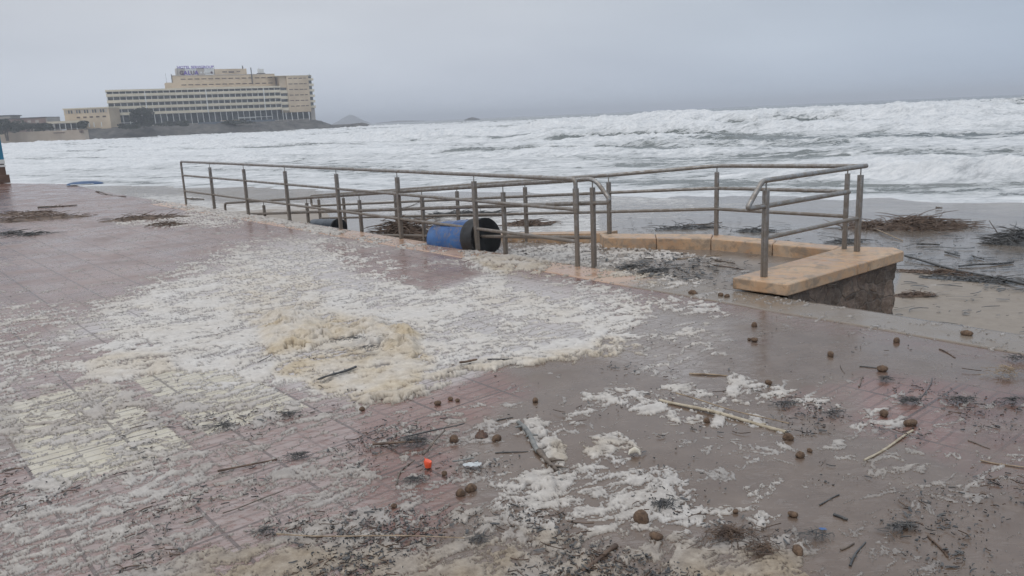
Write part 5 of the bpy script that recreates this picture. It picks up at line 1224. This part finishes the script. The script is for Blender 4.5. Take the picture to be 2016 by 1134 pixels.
    hpart('glass_screen', simple('blue_glass', (.10, .125, .16), (.15, .175, .21), .2, .3, bmp=0), h, (45, 88, -4, -3.9, 4.3, 5.9))
    return h
hotel()

def letters(name, text, x, z, size, mat, root, y=9.8, xs=1.0):
    c = bpy.data.curves.new(name, 'FONT'); c.body = text; c.size = size; c.extrude = .08; c.offset = 0.03 * size
    o = bpy.data.objects.new('tmp', c); COL.objects.link(o); bpy.context.view_layer.update()
    me = bpy.data.meshes.new_from_object(o.evaluated_get(bpy.context.evaluated_depsgraph_get())); bpy.data.objects.remove(o)
    p = hp(x, y, z)
    me.transform(Matrix(((HD[0] * xs, 0, HN[0], p[0]), (HD[1] * xs, 0, HN[1], p[1]), (0, 1, 0, p[2]), (0, 0, 0, 1))))
    me.materials.clear(); me.materials.append(mat); q = bpy.data.objects.new(name, me); COL.objects.link(q); q.parent = root; q.matrix_parent_inverse = Matrix.Translation(-root.location)
    wd = max(v.co @ Vector(HD) for v in me.vertices) - min(v.co @ Vector(HD) for v in me.vertices); return q
sg = empty('rooftop_sign', hp(48, 9.8, 33)); tag(sg, 'purple two-line letter sign reading HOTEL SERVIGROUP GALUA on the hotel roof', 'sign')
letters('top_line_letters', 'HOTEL SERVIGROUP', 38.6, 36.75, 2.0, M['purple'], sg, xs=1.07)
for ch, x, mt in (('G', 39.4, 'darkletter'), ('A', 41.6, 'purple'), ('L', 43.9, 'purple'), ('U', 45.4, 'darkletter'), ('A', 47.6, 'purple')): letters('letter', ch, x, 33.2, 3.2, M[mt], sg, xs=.95)
for i in range(4):
    p = hp(51.2 + i * 1.9, 9.8, 34.3); vs = []
    for yy in (-.08, .08):
        for k in range(10): r_ = (.95 if k % 2 == 0 else .42); a_ = math.pi / 2 + k * math.pi / 5; vs.append(p + HD * math.cos(a_) * r_ + HN * yy + np.array([0, 0, math.sin(a_) * r_]))
    MB().add(vs, [tuple(range(9, -1, -1)), tuple(range(10, 20))] + [(k, (k + 1) % 10, 10 + (k + 1) % 10, 10 + k) for k in range(10)]).build('star', M['whitepaint' if i != 3 else 'darkletter'], sg, smooth=False)
MB().tube([hp(38.4, 10, 32.9), hp(38.4, 10, 38.4)], .09, 5).tube([hp(58.6, 10, 32.9), hp(58.6, 10, 38.4)], .09, 5).tube([hp(38.4, 10, 36.6), hp(58.6, 10, 36.6)], .07, 5).build('frame', M['darkmetal'], sg)

# lower buildings, walls and trees west of the hotel
def lbox(mb, x0, x1, Y, dep, z0, z1): return mb.box(((x0 + x1) / 2, Y + dep / 2, (z0 + z1) / 2), (x1 - x0, dep, z1 - z0))
def lpart(name, mat, root, *a): mb = MB(); [lbox(mb, *b) for b in a]; return mb.build(name, mat, root, smooth=False)
an = empty('hotel_annex', (-226, 445, 8)); tag(an, 'low two-storey cream annex with a window strip joined to the left of the hotel', 'annex')
lpart('wall', M['tan'], an, (-237.3, -213.0, 440, 12, 3.5, 15.4)); lpart('roof', M['cream'], an, (-237.7, -212.9, 439.7, 12.6, 15.4, 16.0))
for i in range(16): lpart('window', M['glass'] if i % 3 else M['greyrender'], an, (-236.4 + i * 1.43, -235.5 + i * 1.43, 439.85, .1, 13.2, 14.9))
for i in range(5): lpart('window', M['slit'], an, (-230.8 + i * 3.5, -229.0 + i * 3.5, 439.85, .1, 10.6, 11.4))
pa = empty('beach_pavilion', (-236, 434, 6)); tag(pa, 'single-storey pavilion with white columns below the annex', 'pavilion')
lpart('wall', M['greyrender'], pa, (-242, -226, 437, 2, 5, 8.2)); lpart('roof', M['cream'], pa, (-243.5, -226, 433, 6, 8.3, 9.4), (-246.5, -243.6, 434, 4, 7.6, 8.1)); lpart('window', M['glass'], pa, (-241.2, -226.8, 436.8, .1, 5.6, 7.9))
for x in (-246, -245, -243.2, -240.2, -237.2, -234.2, -231.2, -228.2): lpart('column', M['whitepaint'], pa, (x, x + .35, 433.3, .35, 4.6, 8.3 if x > -244 else 7.6))
for x in (-224, -221.5, -219, -215): lpart('column', M['whitepaint'], pa, (x, x + .35, 433.3, .35, 5.6, 8.0))
bb = empty('brown_building', (-258, 470, 6)); tag(bb, 'reddish brown flat-roofed building at the far left shore', 'building')
lpart('wall', M['brownrender'], bb, (-310, -264.6, 470, 14, 4, 12.5)); lpart('roof', M['darkmetal'], bb, (-310, -264.2, 469.6, 15, 12.5, 12.9)); lpart('upper_floor', M['greyrender'], bb, (-310, -286, 472, 10, 12.9, 14.3)); lpart('upper_roof', M['darkmetal'], bb, (-310, -285.2, 471.5, 11, 14.3, 14.8))
lpart('end_wall', M['greyrender'], bb, (-264.6, -263.9, 470.1, 13.8, 5, 12.5))
for x in (-291, -283, -279, -275, -270.5): lpart('window', M['greyrender'], bb, (x, x + 1.8, 469.7, .2, 9.8, 11.2))
sw = empty('seawall', (-240, 400, 1)); tag(sw, 'long sand-coloured sea wall above the far beach at the left', 'sea wall')
mb = MB(); a_, b_, c_ = at(-160, 268, 398), at(60, 261, 400), at(165, 254, 408); 
MB().prism([(a_[0] - 40, 398), (b_[0], 400), (c_[0], 408), (c_[0], 412), (b_[0], 404), (a_[0] - 40, 402)], -1.5, 4.4).build('wall', M['seawall'], sw, smooth=False)
lpart('vent', M['slit'], sw, (at(105, 261, 402)[0], at(125, 261, 402)[0], 402.0, 1.2, 3.0, 3.5), (at(157, 258, 407)[0], at(163, 258, 407)[0], 406.5, 1.2, 2.8, 4.0))
hu = empty('white_hut', at(72, 250, 425)); tag(hu, 'small pale hut between the far bushes', 'hut'); q = at(72, 252, 425); lpart('wall', M['greyrender'], hu, (q[0] - 2, q[0] + 2, 425, 4, 3, 7.6)); lpart('roof', M['whitepaint'], hu, (q[0] - 2.2, q[0] + 2.2, 424.7, 4.6, 7.6, 7.9))

def tree(name, base, hgt, crown_c, rx, ry, rz, n, label, cat='tree', seed=0, trunks=1, leaf=.5):
    rng = random.Random(seed); root = empty(name, base); tag(root, label, cat)
    if trunks:
        mb = MB()
        for k in range(trunks):
            o = rng.uniform(-1, 1) * .6 * trunks; mb.tube([np.array(base) + [o * .6, 0, -.5], np.array(base) + [o * .9, 0, hgt * .4], np.array(crown_c) + [o * 1.6, 0, 0]], [.28, .22, .10], 6)
            for j in range(3): mb.tube([np.array(crown_c) + [o, 0, -rz * .6], np.array(crown_c) + [o + rng.uniform(-rx, rx) * .7, rng.uniform(-1, 1), rng.uniform(-.2, .6) * rz]], [.12, .04], 5)
        mb.build('trunk', M['trunk'], root)
    mb = MB(); cl = [(rng.uniform(-.7, .7), rng.uniform(-.7, .7), rng.uniform(-.55, .65), rng.uniform(.28, .5)) for _ in range(14)]
    for i in range(n):
        c = cl[rng.randrange(len(cl))]
        while True:
            d = np.array([rng.uniform(-1, 1) for _ in range(3)])
            if .3 < d @ d < 1: break
        p = np.array(crown_c) + np.array([(c[0] + d[0] * c[3]) * rx, (c[1] + d[1] * c[3]) * ry, (c[2] + d[2] * c[3]) * rz])
        a, b = rng.uniform(0, 6.28), rng.uniform(-1, 1); e1 = np.array([math.cos(a), math.sin(a), b * .4]) * leaf * rng.uniform(.5, 1.2); e2 = np.array([-math.sin(a) * b, math.cos(a) * b, 1]) * leaf * rng.uniform(.4, .9)
        mb.add([p - e1, p - e2 * .6, p + e1, p + e2], [(0, 1, 2, 3)])
    mb.build('crown', M['leafgreen'], root, smooth=False)
q = at(282, 240, 438); tree('round_tree', (q[0], 438, 4.4), 6, (q[0], 438, 9.3), 6.6, 4, 5.4, 3200, 'big dark round tree in front of the hotel', seed=1)
q = at(330, 246, 430); tree('shrub', (q[0], 436, 4), 2, (q[0], 436, 5.4), 9, 3, 1.9, 1500, 'dark shrubbery right of the round tree', 'shrub', 2, 0)
q = at(250, 246, 428); tree('shrub', (q[0], 430, 4), 2, (q[0], 430, 4.9), 8, 3, 1.6, 1300, 'dark shrubbery under the left end of the hotel', 'shrub', 3, 0)
q = at(20, 250, 395); tree('pine_tree', (q[0] - 2, 395, 1), 7, (q[0] - 1, 395, 7.2), 7.5, 4, 3.8, 2600, 'dark spreading tree with bare trunks on the far left beach', seed=4, trunks=4)
q = at(62, 250, 415); tree('shrub', (q[0], 415, 4), 2, (q[0], 415, 6.6), 9, 3, 2.4, 1500, 'dark bush mass behind the far sea wall', 'shrub', 5, 0)
q = at(90, 250, 428); tree('shrub', (q[0], 428, 4), 2, (q[0], 428, 6.4), 4.2, 3, 2.3, 900, 'dark bush between the pale hut and the pavilion', 'shrub', 6, 0)
q = at(163, 245, 431); tree('shrub', (q[0], 431, 5), 2, (q[0], 431, 7.0), 4, 2, 2.2, 800, 'dark bush in front of the pavilion columns', 'shrub', 7, 0)
q = at(480, 240, 470); tree('shrub', (q[0], 468, 4), 2, (q[0], 462, 5.0), 9, 3, 1.4, 1000, 'dark shrubs below the hotel terrace', 'shrub', 8, 0)

# islet cones and skerries out at sea
def islet(name, px, Y, half, hgt, label, seed, pw=1.3, cat='islet'):
    q = at(px, 240, Y); X, Yg = np.meshgrid(np.linspace(-1.3, 1.3, 70), np.linspace(-1.3, 1.3, 40)); rr = np.sqrt(X ** 2 + Yg ** 2)
    Z = hgt * (np.clip(1 - rr, -.3, 1) ** 1 if pw == 1 else np.sign(1 - rr) * np.abs(1 - rr) ** pw) * (.85 + .35 * fbm(X * 2, Yg * 2, 4, seed)) + SEA_Z
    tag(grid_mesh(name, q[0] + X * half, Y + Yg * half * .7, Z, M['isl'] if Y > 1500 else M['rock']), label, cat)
islet('cone_islet', 690, 2500, 66, 34, 'faint cone-shaped islet on the horizon right of the hotel', 3, 1.15)
islet('low_skerry', 930, 1000, 10, 4.2, 'low dark skerry on the horizon above the surf', 5, .6, 'skerry')
islet('low_skerry', 790, 1900, 60, 4.6, 'long faint skerry on the horizon between the headland and the dark skerry', 6, .6, 'skerry')

# ------------------------------------------------------------------ salt haze
m = bpy.data.materials.new('haze'); m.use_nodes = True; t = m.node_tree; t.nodes.clear(); o = N(t, 'ShaderNodeOutputMaterial'); v = N(t, 'ShaderNodeVolumePrincipled')
v.inputs['Color'].default_value = (0.88, 0.92, 1.0, 1); v.inputs['Density'].default_value = 0.0005; v.inputs['Anisotropy'].default_value = 0.2; t.links.new(v.outputs[0], o.inputs['Volume'])
mb = MB().box((0, 3300, 18.5), (9000, 9000, 44)); tag(mb.build('haze', m, smooth=False), kind='stuff')
